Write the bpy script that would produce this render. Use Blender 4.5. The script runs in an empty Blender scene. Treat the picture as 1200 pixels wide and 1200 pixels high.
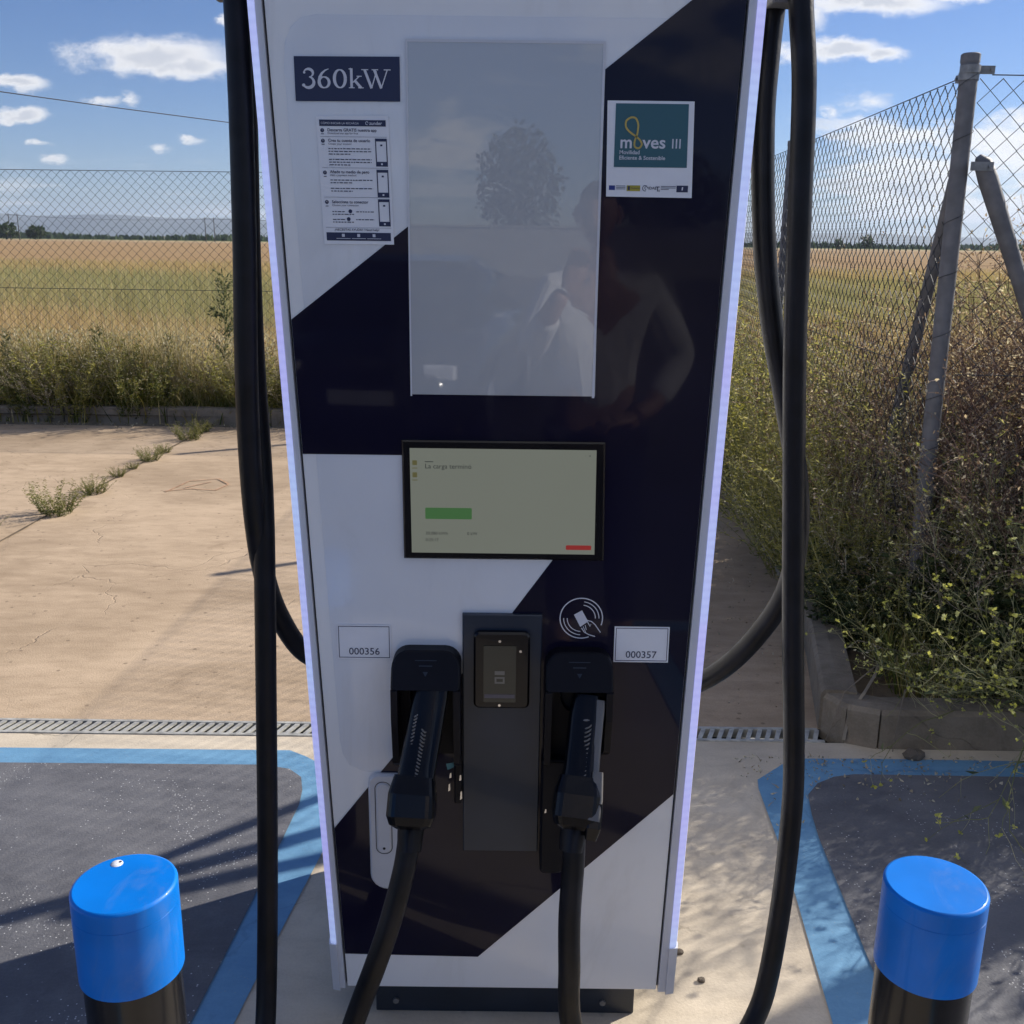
import bpy, bmesh, math, random
import numpy as np
from mathutils import Vector, Matrix
R = math.radians
scene = bpy.context.scene
col = scene.collection

# ------------------------------------------------------------------ camera, world, sun, exposure
cam_data = bpy.data.cameras.new('camera'); cam = bpy.data.objects.new('camera', cam_data); col.objects.link(cam)
cam_data.sensor_width = 36; cam_data.lens = 35.4; cam_data.clip_start = .02; cam_data.clip_end = 30000
cam.matrix_world = Matrix.Translation((0, 0, 1.665)) @ Matrix.Rotation(R(90 - 15.04), 4, 'X') @ Matrix.Rotation(R(.7), 4, 'Z')
scene.camera = cam
SUN_AZ = R(29.8)          # angle of the ground direction towards the sun, from +x towards +y
SUN_EL = R(31.5)
sun_dir = Vector((math.cos(SUN_AZ) * math.cos(SUN_EL), math.sin(SUN_AZ) * math.cos(SUN_EL), math.sin(SUN_EL)))
sd = bpy.data.lights.new('sun', 'SUN'); sd.energy = 5.0; sd.angle = R(.5); sd.color = (1, .93, .82)
sun = bpy.data.objects.new('sun', sd); col.objects.link(sun); sun.location = (6, 4, 8)
sun.rotation_euler = sun_dir.to_track_quat('Z', 'Y').to_euler()
vs = scene.view_settings
vs.view_transform = 'Standard'; vs.look = 'None'; vs.gamma = 1; vs.use_curve_mapping = False; vs.exposure = .55
SKY_STRENGTH = .085
cy = scene.cycles
cy.max_bounces = 5; cy.diffuse_bounces = 3; cy.glossy_bounces = 3; cy.transmission_bounces = 3; cy.transparent_max_bounces = 6; cy.volume_bounces = 0
cy.caustics_reflective = False; cy.caustics_refractive = False; cy.use_denoising = True; cy.use_adaptive_sampling = True; cy.adaptive_threshold = .02

class NT:
    def __init__(s, tree): s.t = tree; s.n = tree.nodes; s.l = tree.links
    def new(s, typ, **kw):
        n = s.n.new(typ)
        for k, v in kw.items(): setattr(n, k, v)
        return n
    def put(s, sock, v):
        if isinstance(v, bpy.types.NodeSocket): s.l.new(v, sock)
        elif v is not None: sock.default_value = v
    def math(s, op, a, b=None, c=None, clamp=False):
        n = s.new('ShaderNodeMath', operation=op); n.use_clamp = clamp
        for i, v in enumerate((a, b, c)): s.put(n.inputs[i], v) if v is not None else None
        return n.outputs[0]
    def vec(s, op, a, b=None):
        n = s.new('ShaderNodeVectorMath', operation=op); s.put(n.inputs[0], a)
        if b is not None: s.put(n.inputs[1], b)
        return n.outputs['Value'] if op in ('LENGTH', 'DOT_PRODUCT') else n.outputs[0]
    def mix(s, f, a, b, mode='MIX'):
        n = s.new('ShaderNodeMix', data_type='RGBA', blend_type=mode); s.put(n.inputs[0], f); s.put(n.inputs[6], a); s.put(n.inputs[7], b)
        return n.outputs[2]
    def noise(s, vec, scale, detail=4, rough=.55, dim='3D', dist=0):
        n = s.new('ShaderNodeTexNoise', noise_dimensions=dim)
        if vec is not None: s.put(n.inputs['Vector'], vec)
        n.inputs['Scale'].default_value = scale; n.inputs['Detail'].default_value = detail; n.inputs['Roughness'].default_value = rough; n.inputs['Distortion'].default_value = dist
        return n.outputs['Fac']
    def ramp(s, f, stops):
        n = s.new('ShaderNodeValToRGB'); cr = n.color_ramp
        while len(cr.elements) < len(stops): cr.elements.new(.5)
        for e, (p, c) in zip(cr.elements, stops):
            e.position = p; e.color = (c, c, c, 1) if not hasattr(c, '__len__') else (*c, 1)[:4]
        s.put(n.inputs[0], f); return n.outputs[0]
    def rng(s, v, a, b, c=0., d=1., smooth=True):
        n = s.new('ShaderNodeMapRange', interpolation_type='SMOOTHSTEP' if smooth else 'LINEAR'); s.put(n.inputs[0], v)
        for i, q in enumerate((a, b, c, d)): n.inputs[i + 1].default_value = q
        return n.outputs[0]
    def xyz(s, x, y, z):
        n = s.new('ShaderNodeCombineXYZ'); s.put(n.inputs[0], x); s.put(n.inputs[1], y); s.put(n.inputs[2], z); return n.outputs[0]
    def sep(s, v):
        n = s.new('ShaderNodeSeparateXYZ'); s.put(n.inputs[0], v); return n.outputs

def build_world():
    w = bpy.data.worlds.new('World'); scene.world = w; w.use_nodes = True
    w.cycles.sampling_method = 'MANUAL'; w.cycles.sample_map_resolution = 256
    T = NT(w.node_tree); T.n.clear()
    sky = T.new('ShaderNodeTexSky', sky_type='NISHITA'); sky.sun_disc = False
    sky.sun_elevation = SUN_EL; sky.sun_rotation = math.pi / 2 - SUN_AZ
    sky.altitude = 700; sky.air_density = 1.0; sky.dust_density = .15; sky.ozone_density = 2.2
    d = T.new('ShaderNodeTexCoord').outputs['Generated']
    X, Y, Z = T.sep(d)
    yy = T.math('MAXIMUM', Y, .08)
    u = T.math('DIVIDE', X, yy); v = T.math('DIVIDE', Z, yy)
    uv = T.xyz(u, v, 0)
    # warp so that outlines are ragged
    wn = T.new('ShaderNodeTexNoise'); T.put(wn.inputs['Vector'], T.vec('MULTIPLY', uv, (1, 1.7, 1))); wn.inputs['Scale'].default_value = 20; wn.inputs['Detail'].default_value = 5; wn.inputs['Roughness'].default_value = .68
    warp = T.vec('MULTIPLY', T.vec('SUBTRACT', wn.outputs['Color'], (.5, .5, .5)), (.066, .026, 0))
    p = T.vec('ADD', uv, warp)
    clouds = [(-.3338, .160, .080, .020), (-.305, .151, .055, .013), (-.4621, .136, .036, .010), (-.4614, .108, .033, .008),
              (-.3846, .122, .018, .005), (-.362, .124, .012, .006), (-.3063, .0874, .014, .0042), (-.3364, .080, .013, .0045), (-.43, .069, .012, .0045),
              (.325, .213, .075, .013), (.40, .222, .04, .010), (.300, .174, .042, .012), (.327, .169, .032, .009), (.272, .203, .016, .014), (.255, .17, .02, .01),
              (.327, .127, .022, .009), (.29, .118, .012, .008), (-.448, .0835, .011, .003), (-.24, .19, .03, .008), (-.60, .17, .07, .018), (.56, .2, .07, .016), (.1, .31, .12, .025), (-.12, .27, .09, .02)]
    best = None
    for (cu, cv, a, b) in clouds:
        e = T.vec('LENGTH', T.vec('MULTIPLY', T.vec('SUBTRACT', p, (cu, cv, 0)), (1 / a, 1 / b, 0)))
        e = T.math('MULTIPLY', T.math('SUBTRACT', 1, e), .5 if a < .024 else 1.)
        best = e if best is None else T.math('MAXIMUM', best, e)
    puff = wn.outputs['Fac']
    dens = T.math('ADD', best, T.math('MULTIPLY', T.math('SUBTRACT', puff, .5), 1.0))
    m1 = T.rng(dens, -.12, .62)
    core1 = T.rng(dens, .25, .85)
    front = T.rng(Y, .1, .25)
    m1 = T.math('MULTIPLY', m1, front)
    # layered cloud bank low over the horizon, thinning to the west, and broken cumulus over the whole dome
    bankn = T.noise(T.vec('MULTIPLY', T.vec('ADD', uv, T.vec('MULTIPLY', warp, (1.2, .8, 0))), (3.2, 15, 1)), 1.9, 4, .6)
    bw = T.math('MULTIPLY', T.rng(u, .16, .36), T.rng(v, .20, .10))
    bw = T.math('MULTIPLY', bw, T.rng(v, .0, .03))
    bank = T.rng(T.math('ADD', bankn, T.math('MULTIPLY', T.math('SUBTRACT', bw, 1), .55)), .30, .52)
    bank = T.math('MULTIPLY', T.math('MULTIPLY', bank, front), .92)
    lowb = T.math('MULTIPLY', T.math('MULTIPLY', T.rng(T.noise(T.vec('MULTIPLY', uv, (4, 34, 1)), 2.2, 3, .6), .50, .70), T.rng(v, .085, .03)), T.math('MULTIPLY', front, .55))
    zz = T.math('ADD', T.math('MAXIMUM', Z, 0), .18)
    pl = T.xyz(T.math('DIVIDE', X, zz), T.math('DIVIDE', Y, zz), 0)
    gen = T.noise(pl, 1.5, 4, .58)
    g = T.math('MULTIPLY', T.rng(gen, .51, .64), T.math('SUBTRACT', 1, T.rng(Y, -.15, .5)))
    g = T.math('MULTIPLY', g, T.rng(Z, .0, .08))
    allm = T.math('MAXIMUM', T.math('MAXIMUM', m1, T.math('MAXIMUM', bank, lowb)), g)
    grey = T.math('MAXIMUM', T.math('MULTIPLY', core1, m1), T.math('MULTIPLY', T.rng(bankn, .50, .70), bank))
    grey = T.math('MAXIMUM', grey, T.math('MULTIPLY', T.rng(gen, .58, .76), g))
    ccol = T.mix(T.math('MULTIPLY', grey, .8), (9.0, 8.8, 8.6, 1), (4.6, 4.9, 5.6, 1))
    hs = T.new('ShaderNodeHueSaturation'); hs.inputs['Saturation'].default_value = 1.12; hs.inputs['Value'].default_value = 1.0
    T.put(hs.inputs['Color'], sky.outputs[0])
    c = T.mix(T.math('MULTIPLY', allm, .95), T.mix(1, hs.outputs[0], (.57, .63, .84, 1), 'MULTIPLY'), ccol)
    bg = T.new('ShaderNodeBackground'); T.put(bg.inputs[0], c); bg.inputs[1].default_value = SKY_STRENGTH
    out = T.new('ShaderNodeOutputWorld'); T.l.new(bg.outputs[0], out.inputs[0])
build_world()

# ------------------------------------------------------------------ helpers
def tag(o, label=None, cat=None, group=None, kind=None):
    if label: o['label'] = label
    if cat: o['category'] = cat
    if group: o['group'] = group
    if kind: o['kind'] = kind
    return o
def wloc(o):
    v = Vector((0, 0, 0))
    while o is not None: v += o.location; o = o.parent
    return v
def empty(name, loc=(0, 0, 0)):
    o = bpy.data.objects.new(name, None); col.objects.link(o); o.location = loc; o.empty_display_size = .1; return o
def copy_tree(o, parent=None):
    c = o.copy(); col.objects.link(c); c.parent = parent
    for ch in list(o.children): copy_tree(ch, c)
    return c

class MB:
    """collects geometry in world coordinates; build() links ONE mesh object"""
    def __init__(s): s.v = []; s.f = []; s.m = []; s.sm = []
    def add(s, vs_, fs, mi=0, smooth=False):
        o = len(s.v); s.v.extend([tuple(p) for p in vs_])
        for f in fs: s.f.append([i + o for i in f]); s.m.append(mi); s.sm.append(smooth)
    def box(s, a, b, mi=0):
        (x0, y0, z0), (x1, y1, z1) = a, b
        s.add([(x0, y0, z0), (x1, y0, z0), (x1, y1, z0), (x0, y1, z0), (x0, y0, z1), (x1, y0, z1), (x1, y1, z1), (x0, y1, z1)],
              [(3, 2, 1, 0), (4, 5, 6, 7), (0, 1, 5, 4), (1, 2, 6, 5), (2, 3, 7, 6), (3, 0, 4, 7)], mi)
    def prism(s, pts, y0, y1, mi=0, bev=0):
        """polygon in (x,z), counter-clockwise seen from -y, from front y0 to back y1"""
        n = len(pts)
        ar = sum(pts[i][0] * pts[(i + 1) % n][1] - pts[(i + 1) % n][0] * pts[i][1] for i in range(n))
        if ar < 0: pts = pts[::-1]
        if bev > 0:
            inner = inset(pts, bev)
            vv = [(x, y0, z) for x, z in inner] + [(x, y0 + bev, z) for x, z in pts] + [(x, y1, z) for x, z in pts]
            s.add(vv, [list(range(n)), list(range(3 * n - 1, 2 * n - 1, -1))], mi)
            s.add(vv, [(i + n, (i + 1) % n + n, (i + 1) % n, i) for i in range(n)] + [(i + 2 * n, (i + 1) % n + 2 * n, (i + 1) % n + n, i + n) for i in range(n)], mi)
        else:
            vv = [(x, y0, z) for x, z in pts] + [(x, y1, z) for x, z in pts]
            s.add(vv, [list(range(n)), list(range(2 * n - 1, n - 1, -1))] + [(i + n, (i + 1) % n + n, (i + 1) % n, i) for i in range(n)], mi)
    def slab(s, pts, z0, z1, mi=0):
        n = len(pts)
        ar = sum(pts[i][0] * pts[(i + 1) % n][1] - pts[(i + 1) % n][0] * pts[i][1] for i in range(n))
        if ar < 0: pts = pts[::-1]
        vv = [(x, y, z1) for x, y in pts] + [(x, y, z0) for x, y in pts]
        s.add(vv, [list(range(n)), list(range(2 * n - 1, n - 1, -1))] + [(i + n, (i + 1) % n + n, (i + 1) % n, i) for i in range(n)], mi)
    def sheet(s, pts, z, mi=0):
        n = len(pts)
        ar = sum(pts[i][0] * pts[(i + 1) % n][1] - pts[(i + 1) % n][0] * pts[i][1] for i in range(n))
        if ar < 0: pts = pts[::-1]
        s.add([(x, y, z) for x, y in pts], [list(range(n))], mi)
    def tube(s, path, rad, n=6, mi=0, caps=True, smooth=True):
        P = [Vector(p) for p in path]; k = len(P)
        if not hasattr(rad, '__len__'): rad = [rad] * k
        prev = None; vv = []
        for i in range(k):
            t = (P[min(i + 1, k - 1)] - P[max(i - 1, 0)])
            t = t.normalized() if t.length > 1e-9 else Vector((0, 0, 1))
            if prev is None:
                a = Vector((0, 0, 1)) if abs(t.z) < .9 else Vector((1, 0, 0)); nx = t.cross(a).normalized()
            else:
                nx = prev - t * prev.dot(t); nx = nx.normalized() if nx.length > 1e-6 else t.orthogonal().normalized()
            prev = nx; ny = t.cross(nx)
            for j in range(n):
                a = 2 * math.pi * j / n; vv.append(P[i] + (nx * math.cos(a) + ny * math.sin(a)) * rad[i])
        ff = [(i * n + j, i * n + (j + 1) % n, (i + 1) * n + (j + 1) % n, (i + 1) * n + j) for i in range(k - 1) for j in range(n)]
        s.add(vv, ff, mi, smooth)
        if caps: s.add(vv[:n], [list(range(n - 1, -1, -1))], mi); s.add(vv[-n:], [list(range(n))], mi)
    def lathe(s, prof, c=(0, 0, 0), n=40, mi=0, smooth=True):
        vv = []; k = len(prof)
        for r, z in prof:
            for j in range(n):
                a = 2 * math.pi * j / n; vv.append((c[0] + r * math.cos(a), c[1] + r * math.sin(a), c[2] + z))
        s.add(vv, [(i * n + j, i * n + (j + 1) % n, (i + 1) * n + (j + 1) % n, (i + 1) * n + j) for i in range(k - 1) for j in range(n)], mi, smooth)
    def loft(s, rings, mi=0, smooth=True, caps=True):
        n = len(rings[0]); vv = [p for r in rings for p in r]; k = len(rings)
        s.add(vv, [(i * n + j, i * n + (j + 1) % n, (i + 1) * n + (j + 1) % n, (i + 1) * n + j) for i in range(k - 1) for j in range(n)], mi, smooth)
        if caps: s.add(rings[0], [list(range(n - 1, -1, -1))], mi); s.add(rings[-1], [list(range(n))], mi)
    def ribbon(s, pts, w, y0, y1, mi=0, closed=False):
        """flat stroke in (x,z) with constant or per-point width"""
        k = len(pts); ws = w if hasattr(w, '__len__') else [w] * k; Lf = []; Rt = []
        for i in range(k):
            a = pts[(i - 1) % k] if (closed or i > 0) else pts[i]; b = pts[(i + 1) % k] if (closed or i < k - 1) else pts[i]
            dx, dz = b[0] - a[0], b[1] - a[1]; q = math.hypot(dx, dz) or 1; nx, nz = -dz / q, dx / q
            Lf.append((pts[i][0] + nx * ws[i] / 2, pts[i][1] + nz * ws[i] / 2)); Rt.append((pts[i][0] - nx * ws[i] / 2, pts[i][1] - nz * ws[i] / 2))
        s.rc = getattr(s, 'rc', 0) + 1; y0 = y0 - 1.5e-5 * s.rc
        m = k if closed else k - 1
        for i in range(m):
            j = (i + 1) % k
            s.add([(Rt[i][0], y0, Rt[i][1]), (Rt[j][0], y0, Rt[j][1]), (Lf[j][0], y0, Lf[j][1]), (Lf[i][0], y0, Lf[i][1])], [(0, 1, 2, 3)], mi)
    def text(s, body, x, z, size, y, align='LEFT', mi=0, bold=0, sx=1.):
        cu = bpy.data.curves.new('t', 'FONT'); cu.body = body; cu.size = size; cu.align_x = align; cu.offset = bold; cu.resolution_u = 3
        o = bpy.data.objects.new('t', cu); col.objects.link(o); bpy.context.view_layer.update()
        me = o.to_mesh()
        s.add([(x + v.co.x * sx, y, z + v.co.y) for v in me.vertices], [list(p.vertices) for p in me.polygons], mi)
        o.to_mesh_clear(); bpy.data.objects.remove(o); bpy.data.curves.remove(cu)
    def build(s, name, mats, parent=None, label=None, bevel=0, kind=None, loc=None):
        base = wloc(parent) if parent is not None else Vector(loc or (0, 0, 0))
        me = bpy.data.meshes.new(name)
        me.from_pydata([(p[0] - base.x, p[1] - base.y, p[2] - base.z) for p in s.v], [], s.f)
        mats = mats if isinstance(mats, (list, tuple)) else [mats]
        for m in mats: me.materials.append(m)
        me.polygons.foreach_set('material_index', s.m); me.polygons.foreach_set('use_smooth', s.sm)
        me.update()
        o = bpy.data.objects.new(name, me); col.objects.link(o)
        if parent is not None: o.parent = parent
        else: o.location = base
        if bevel:
            b = o.modifiers.new('bevel', 'BEVEL'); b.width = bevel; b.segments = 2; b.limit_method = 'ANGLE'; b.angle_limit = R(40)
        if label: o['label'] = label
        if kind: o['kind'] = kind
        return o

def inset(pts, d):
    n = len(pts); out = []
    for i in range(n):
        a, b, c = pts[i - 1], pts[i], pts[(i + 1) % n]
        e1 = Vector((b[0] - a[0], b[1] - a[1])); e2 = Vector((c[0] - b[0], c[1] - b[1]))
        if e1.length < 1e-9: e1 = e2
        if e2.length < 1e-9: e2 = e1
        e1.normalize(); e2.normalize(); n1 = Vector((-e1.y, e1.x)); n2 = Vector((-e2.y, e2.x))
        m = n1 + n2; m = m / max(.3, m.length_squared) * 2 if m.length > 1e-6 else n1
        out.append((b[0] + m.x * d, b[1] + m.y * d))
    return out
def rrect(x0, z0, x1, z1, r, n=6):
    r4 = r if hasattr(r, '__len__') else (r,) * 4       # bl, br, tr, tl
    out = []
    for (cx, cz, a0, q) in ((x0, z0, 180, r4[0]), (x1, z0, 270, r4[1]), (x1, z1, 0, r4[2]), (x0, z1, 90, r4[3])):
        ccx = cx + q * (1 if cx == x0 else -1); ccz = cz + q * (1 if cz == z0 else -1)
        for i in range(n + 1):
            a = R(a0 + 90 * i / n); out.append((ccx + q * math.cos(a), ccz + q * math.sin(a)))
            if q == 0: break
    return out
def spline(pts, n=8):
    P = [Vector(p) for p in pts]; out = []
    for i in range(len(P) - 1):
        p0 = P[i - 1] if i > 0 else P[i] * 2 - P[i + 1]; p1, p2 = P[i], P[i + 1]; p3 = P[i + 2] if i + 2 < len(P) else P[i + 1] * 2 - P[i]
        for k in range(n):
            t = k / n; out.append(.5 * ((2 * p1) + (p2 - p0) * t + (2 * p0 - 5 * p1 + 4 * p2 - p3) * t * t + (3 * p1 - p0 - 3 * p2 + p3) * t ** 3))
    out.append(P[-1]); return out

# ------------------------------------------------------------------ materials
def pmat(name, c, rough=.5, metal=0, coat=0, var=.08, vscale=6., bump=0., bscale=60., spec=.5, rvar=.06, coat_rough=.03, emit=None, estr=0):
    m = bpy.data.materials.new(name); m.use_nodes = True; T = NT(m.node_tree)
    b = T.n['Principled BSDF']; co = T.new('ShaderNodeTexCoord').outputs['Object']
    n1 = T.noise(co, vscale, 2, .6)
    c1 = tuple(x * (1 - var) for x in c) + (1,); c2 = tuple(min(1, x * (1 + var)) for x in c) + (1,)
    T.put(b.inputs['Base Color'], T.mix(T.rng(n1, .3, .7), c1, c2))
    T.put(b.inputs['Roughness'], T.math('ADD', rough - rvar / 2, T.math('MULTIPLY', T.noise(co, vscale * 2.3, 1), rvar), clamp=True))
    b.inputs['Metallic'].default_value = metal; b.inputs['Coat Weight'].default_value = coat; b.inputs['Coat Roughness'].default_value = coat_rough
    b.inputs['Specular IOR Level'].default_value = spec
    if bump:
        bp = T.new('ShaderNodeBump'); bp.inputs['Strength'].default_value = bump; bp.inputs['Distance'].default_value = .004
        T.put(bp.inputs['Height'], T.noise(co, bscale, 2, .6)); T.put(b.inputs['Normal'], bp.outputs[0])
    if emit: b.inputs['Emission Color'].default_value = (*emit, 1); b.inputs['Emission Strength'].default_value = estr
    return m

def ground_mat(name, c_lo, c_hi, stain, streak=1., scale=1., crack=.0, speck=None, speck_amt=.0, bump=.5, rough=.85, grit=0):
    m = bpy.data.materials.new(name); m.use_nodes = True; T = NT(m.node_tree); b = T.n['Principled BSDF']
    co = T.new('ShaderNodeTexCoord').outputs['Object']
    big = T.noise(T.vec('MULTIPLY', co, (.9 / streak, .9, 1)), 1.1 * scale, 4, .62, dist=.6)
    mid = T.noise(T.vec('MULTIPLY', co, (1 / streak, 1.6, 1)), 7 * scale, 4, .65)
    fine = T.noise(co, 130, 2, .7)
    f = T.math('ADD', T.math('MULTIPLY', big, .55), T.math('ADD', T.math('MULTIPLY', mid, .30), T.math('MULTIPLY', fine, .15)))
    c = T.mix(T.rng(f, .34, .64), (*c_lo, 1), (*c_hi, 1))
    st = T.rng(T.noise(T.vec('ADD', co, (7.3, 2.1, 0)), 2.3 * scale, 5, .7, dist=1.2), .55, .75)
    c = T.mix(T.math('MULTIPLY', st, .55), c, (*stain, 1))
    h = T.math('ADD', T.math('MULTIPLY', fine, .5), T.math('MULTIPLY', mid, .5))
    if grit:
        gv = T.new('ShaderNodeTexVoronoi'); gv.inputs['Scale'].default_value = 26; T.put(gv.inputs['Vector'], co)
        pk = T.math('GREATER_THAN', T.sep(gv.outputs['Color'])[1], .90); gd = T.math('MULTIPLY', T.rng(gv.outputs['Distance'], .30, .12), pk)
        c = T.mix(T.math('MULTIPLY', gd, .55 * grit), c, tuple(x * .30 for x in c_lo) + (1,))
        pt = T.rng(T.noise(T.vec('MULTIPLY', co, (.5, 1.3, 1)), 18, 3, .7), .50, .72)
        c = T.mix(T.math('MULTIPLY', pt, .22 * grit), c, tuple(x * .62 for x in c_lo) + (1,))
    if crack:
        v = T.new('ShaderNodeTexVoronoi', feature='DISTANCE_TO_EDGE'); v.inputs['Scale'].default_value = 1.15
        wv = T.new('ShaderNodeTexNoise'); T.put(wv.inputs['Vector'], co); wv.inputs['Scale'].default_value = 4; wv.inputs['Detail'].default_value = 6
        T.put(v.inputs['Vector'], T.vec('ADD', co, T.vec('MULTIPLY', wv.outputs['Color'], (.28, .28, 0))))
        ck = T.math('MULTIPLY', T.rng(v.outputs['Distance'], .0055, .001), T.rng(T.noise(co, 1.3, 2), .45, .62))
        c = T.mix(T.math('MULTIPLY', ck, crack), c, tuple(x * .35 for x in c_lo) + (1,)); h = T.math('SUBTRACT', h, T.math('MULTIPLY', ck, .6))
    if speck:
        vo = T.new('ShaderNodeTexVoronoi'); vo.inputs['Scale'].default_value = 120; vo.inputs['Randomness'].default_value = 1; T.put(vo.inputs['Vector'], co)
        dot = T.rng(vo.outputs['Distance'], .26, .16)
        pick = T.sep(vo.outputs['Color'])[0]
        area = T.rng(T.noise(T.vec('ADD', co, (3.1, 0, 0)), 2.6, 3, .65, dist=.8), .46, .66)
        on = T.math('GREATER_THAN', T.math('ADD', pick, T.math('MULTIPLY', area, .46)), .98)
        flake = T.rng(T.noise(co, 34, 4, .75), .64, .69)
        flake = T.math('MULTIPLY', flake, T.rng(area, .2, .9))
        k = T.math('MULTIPLY', T.math('MAXIMUM', T.math('MULTIPLY', dot, on), T.math('MULTIPLY', flake, .6)), speck_amt)
        c = T.mix(k, c, (*speck, 1))
    T.put(b.inputs['Base Color'], c); b.inputs['Roughness'].default_value = rough; b.inputs['Specular IOR Level'].default_value = .3
    bp = T.new('ShaderNodeBump'); bp.inputs['Strength'].default_value = bump; bp.inputs['Distance'].default_value = .004
    T.put(bp.inputs['Height'], h); T.put(b.inputs['Normal'], bp.outputs[0])
    return m

def plant_mat(name, cols, rough=.6, trans=.25):
    """per-vertex tint picks between the plant's own colours; thin leaves let some light through"""
    m = bpy.data.materials.new(name); m.use_nodes = True; T = NT(m.node_tree); b = T.n['Principled BSDF']
    a = T.new('ShaderNodeAttribute', attribute_name='tint').outputs['Fac']
    k = len(cols)
    c = T.ramp(a, [(i / max(1, k - 1), q) for i, q in enumerate(cols)])
    T.put(b.inputs['Base Color'], c); b.inputs['Roughness'].default_value = rough; b.inputs['Specular IOR Level'].default_value = .3
    if trans:
        tr = T.new('ShaderNodeBsdfTranslucent'); T.put(tr.inputs[0], T.mix(1, c, (1, 1, .75, 1), 'MULTIPLY'))
        mx = T.new('ShaderNodeMixShader'); mx.inputs[0].default_value = trans
        T.l.new(b.outputs[0], mx.inputs[1]); T.l.new(tr.outputs[0], mx.inputs[2]); T.l.new(mx.outputs[0], T.n['Material Output'].inputs[0])
    return m

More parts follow.
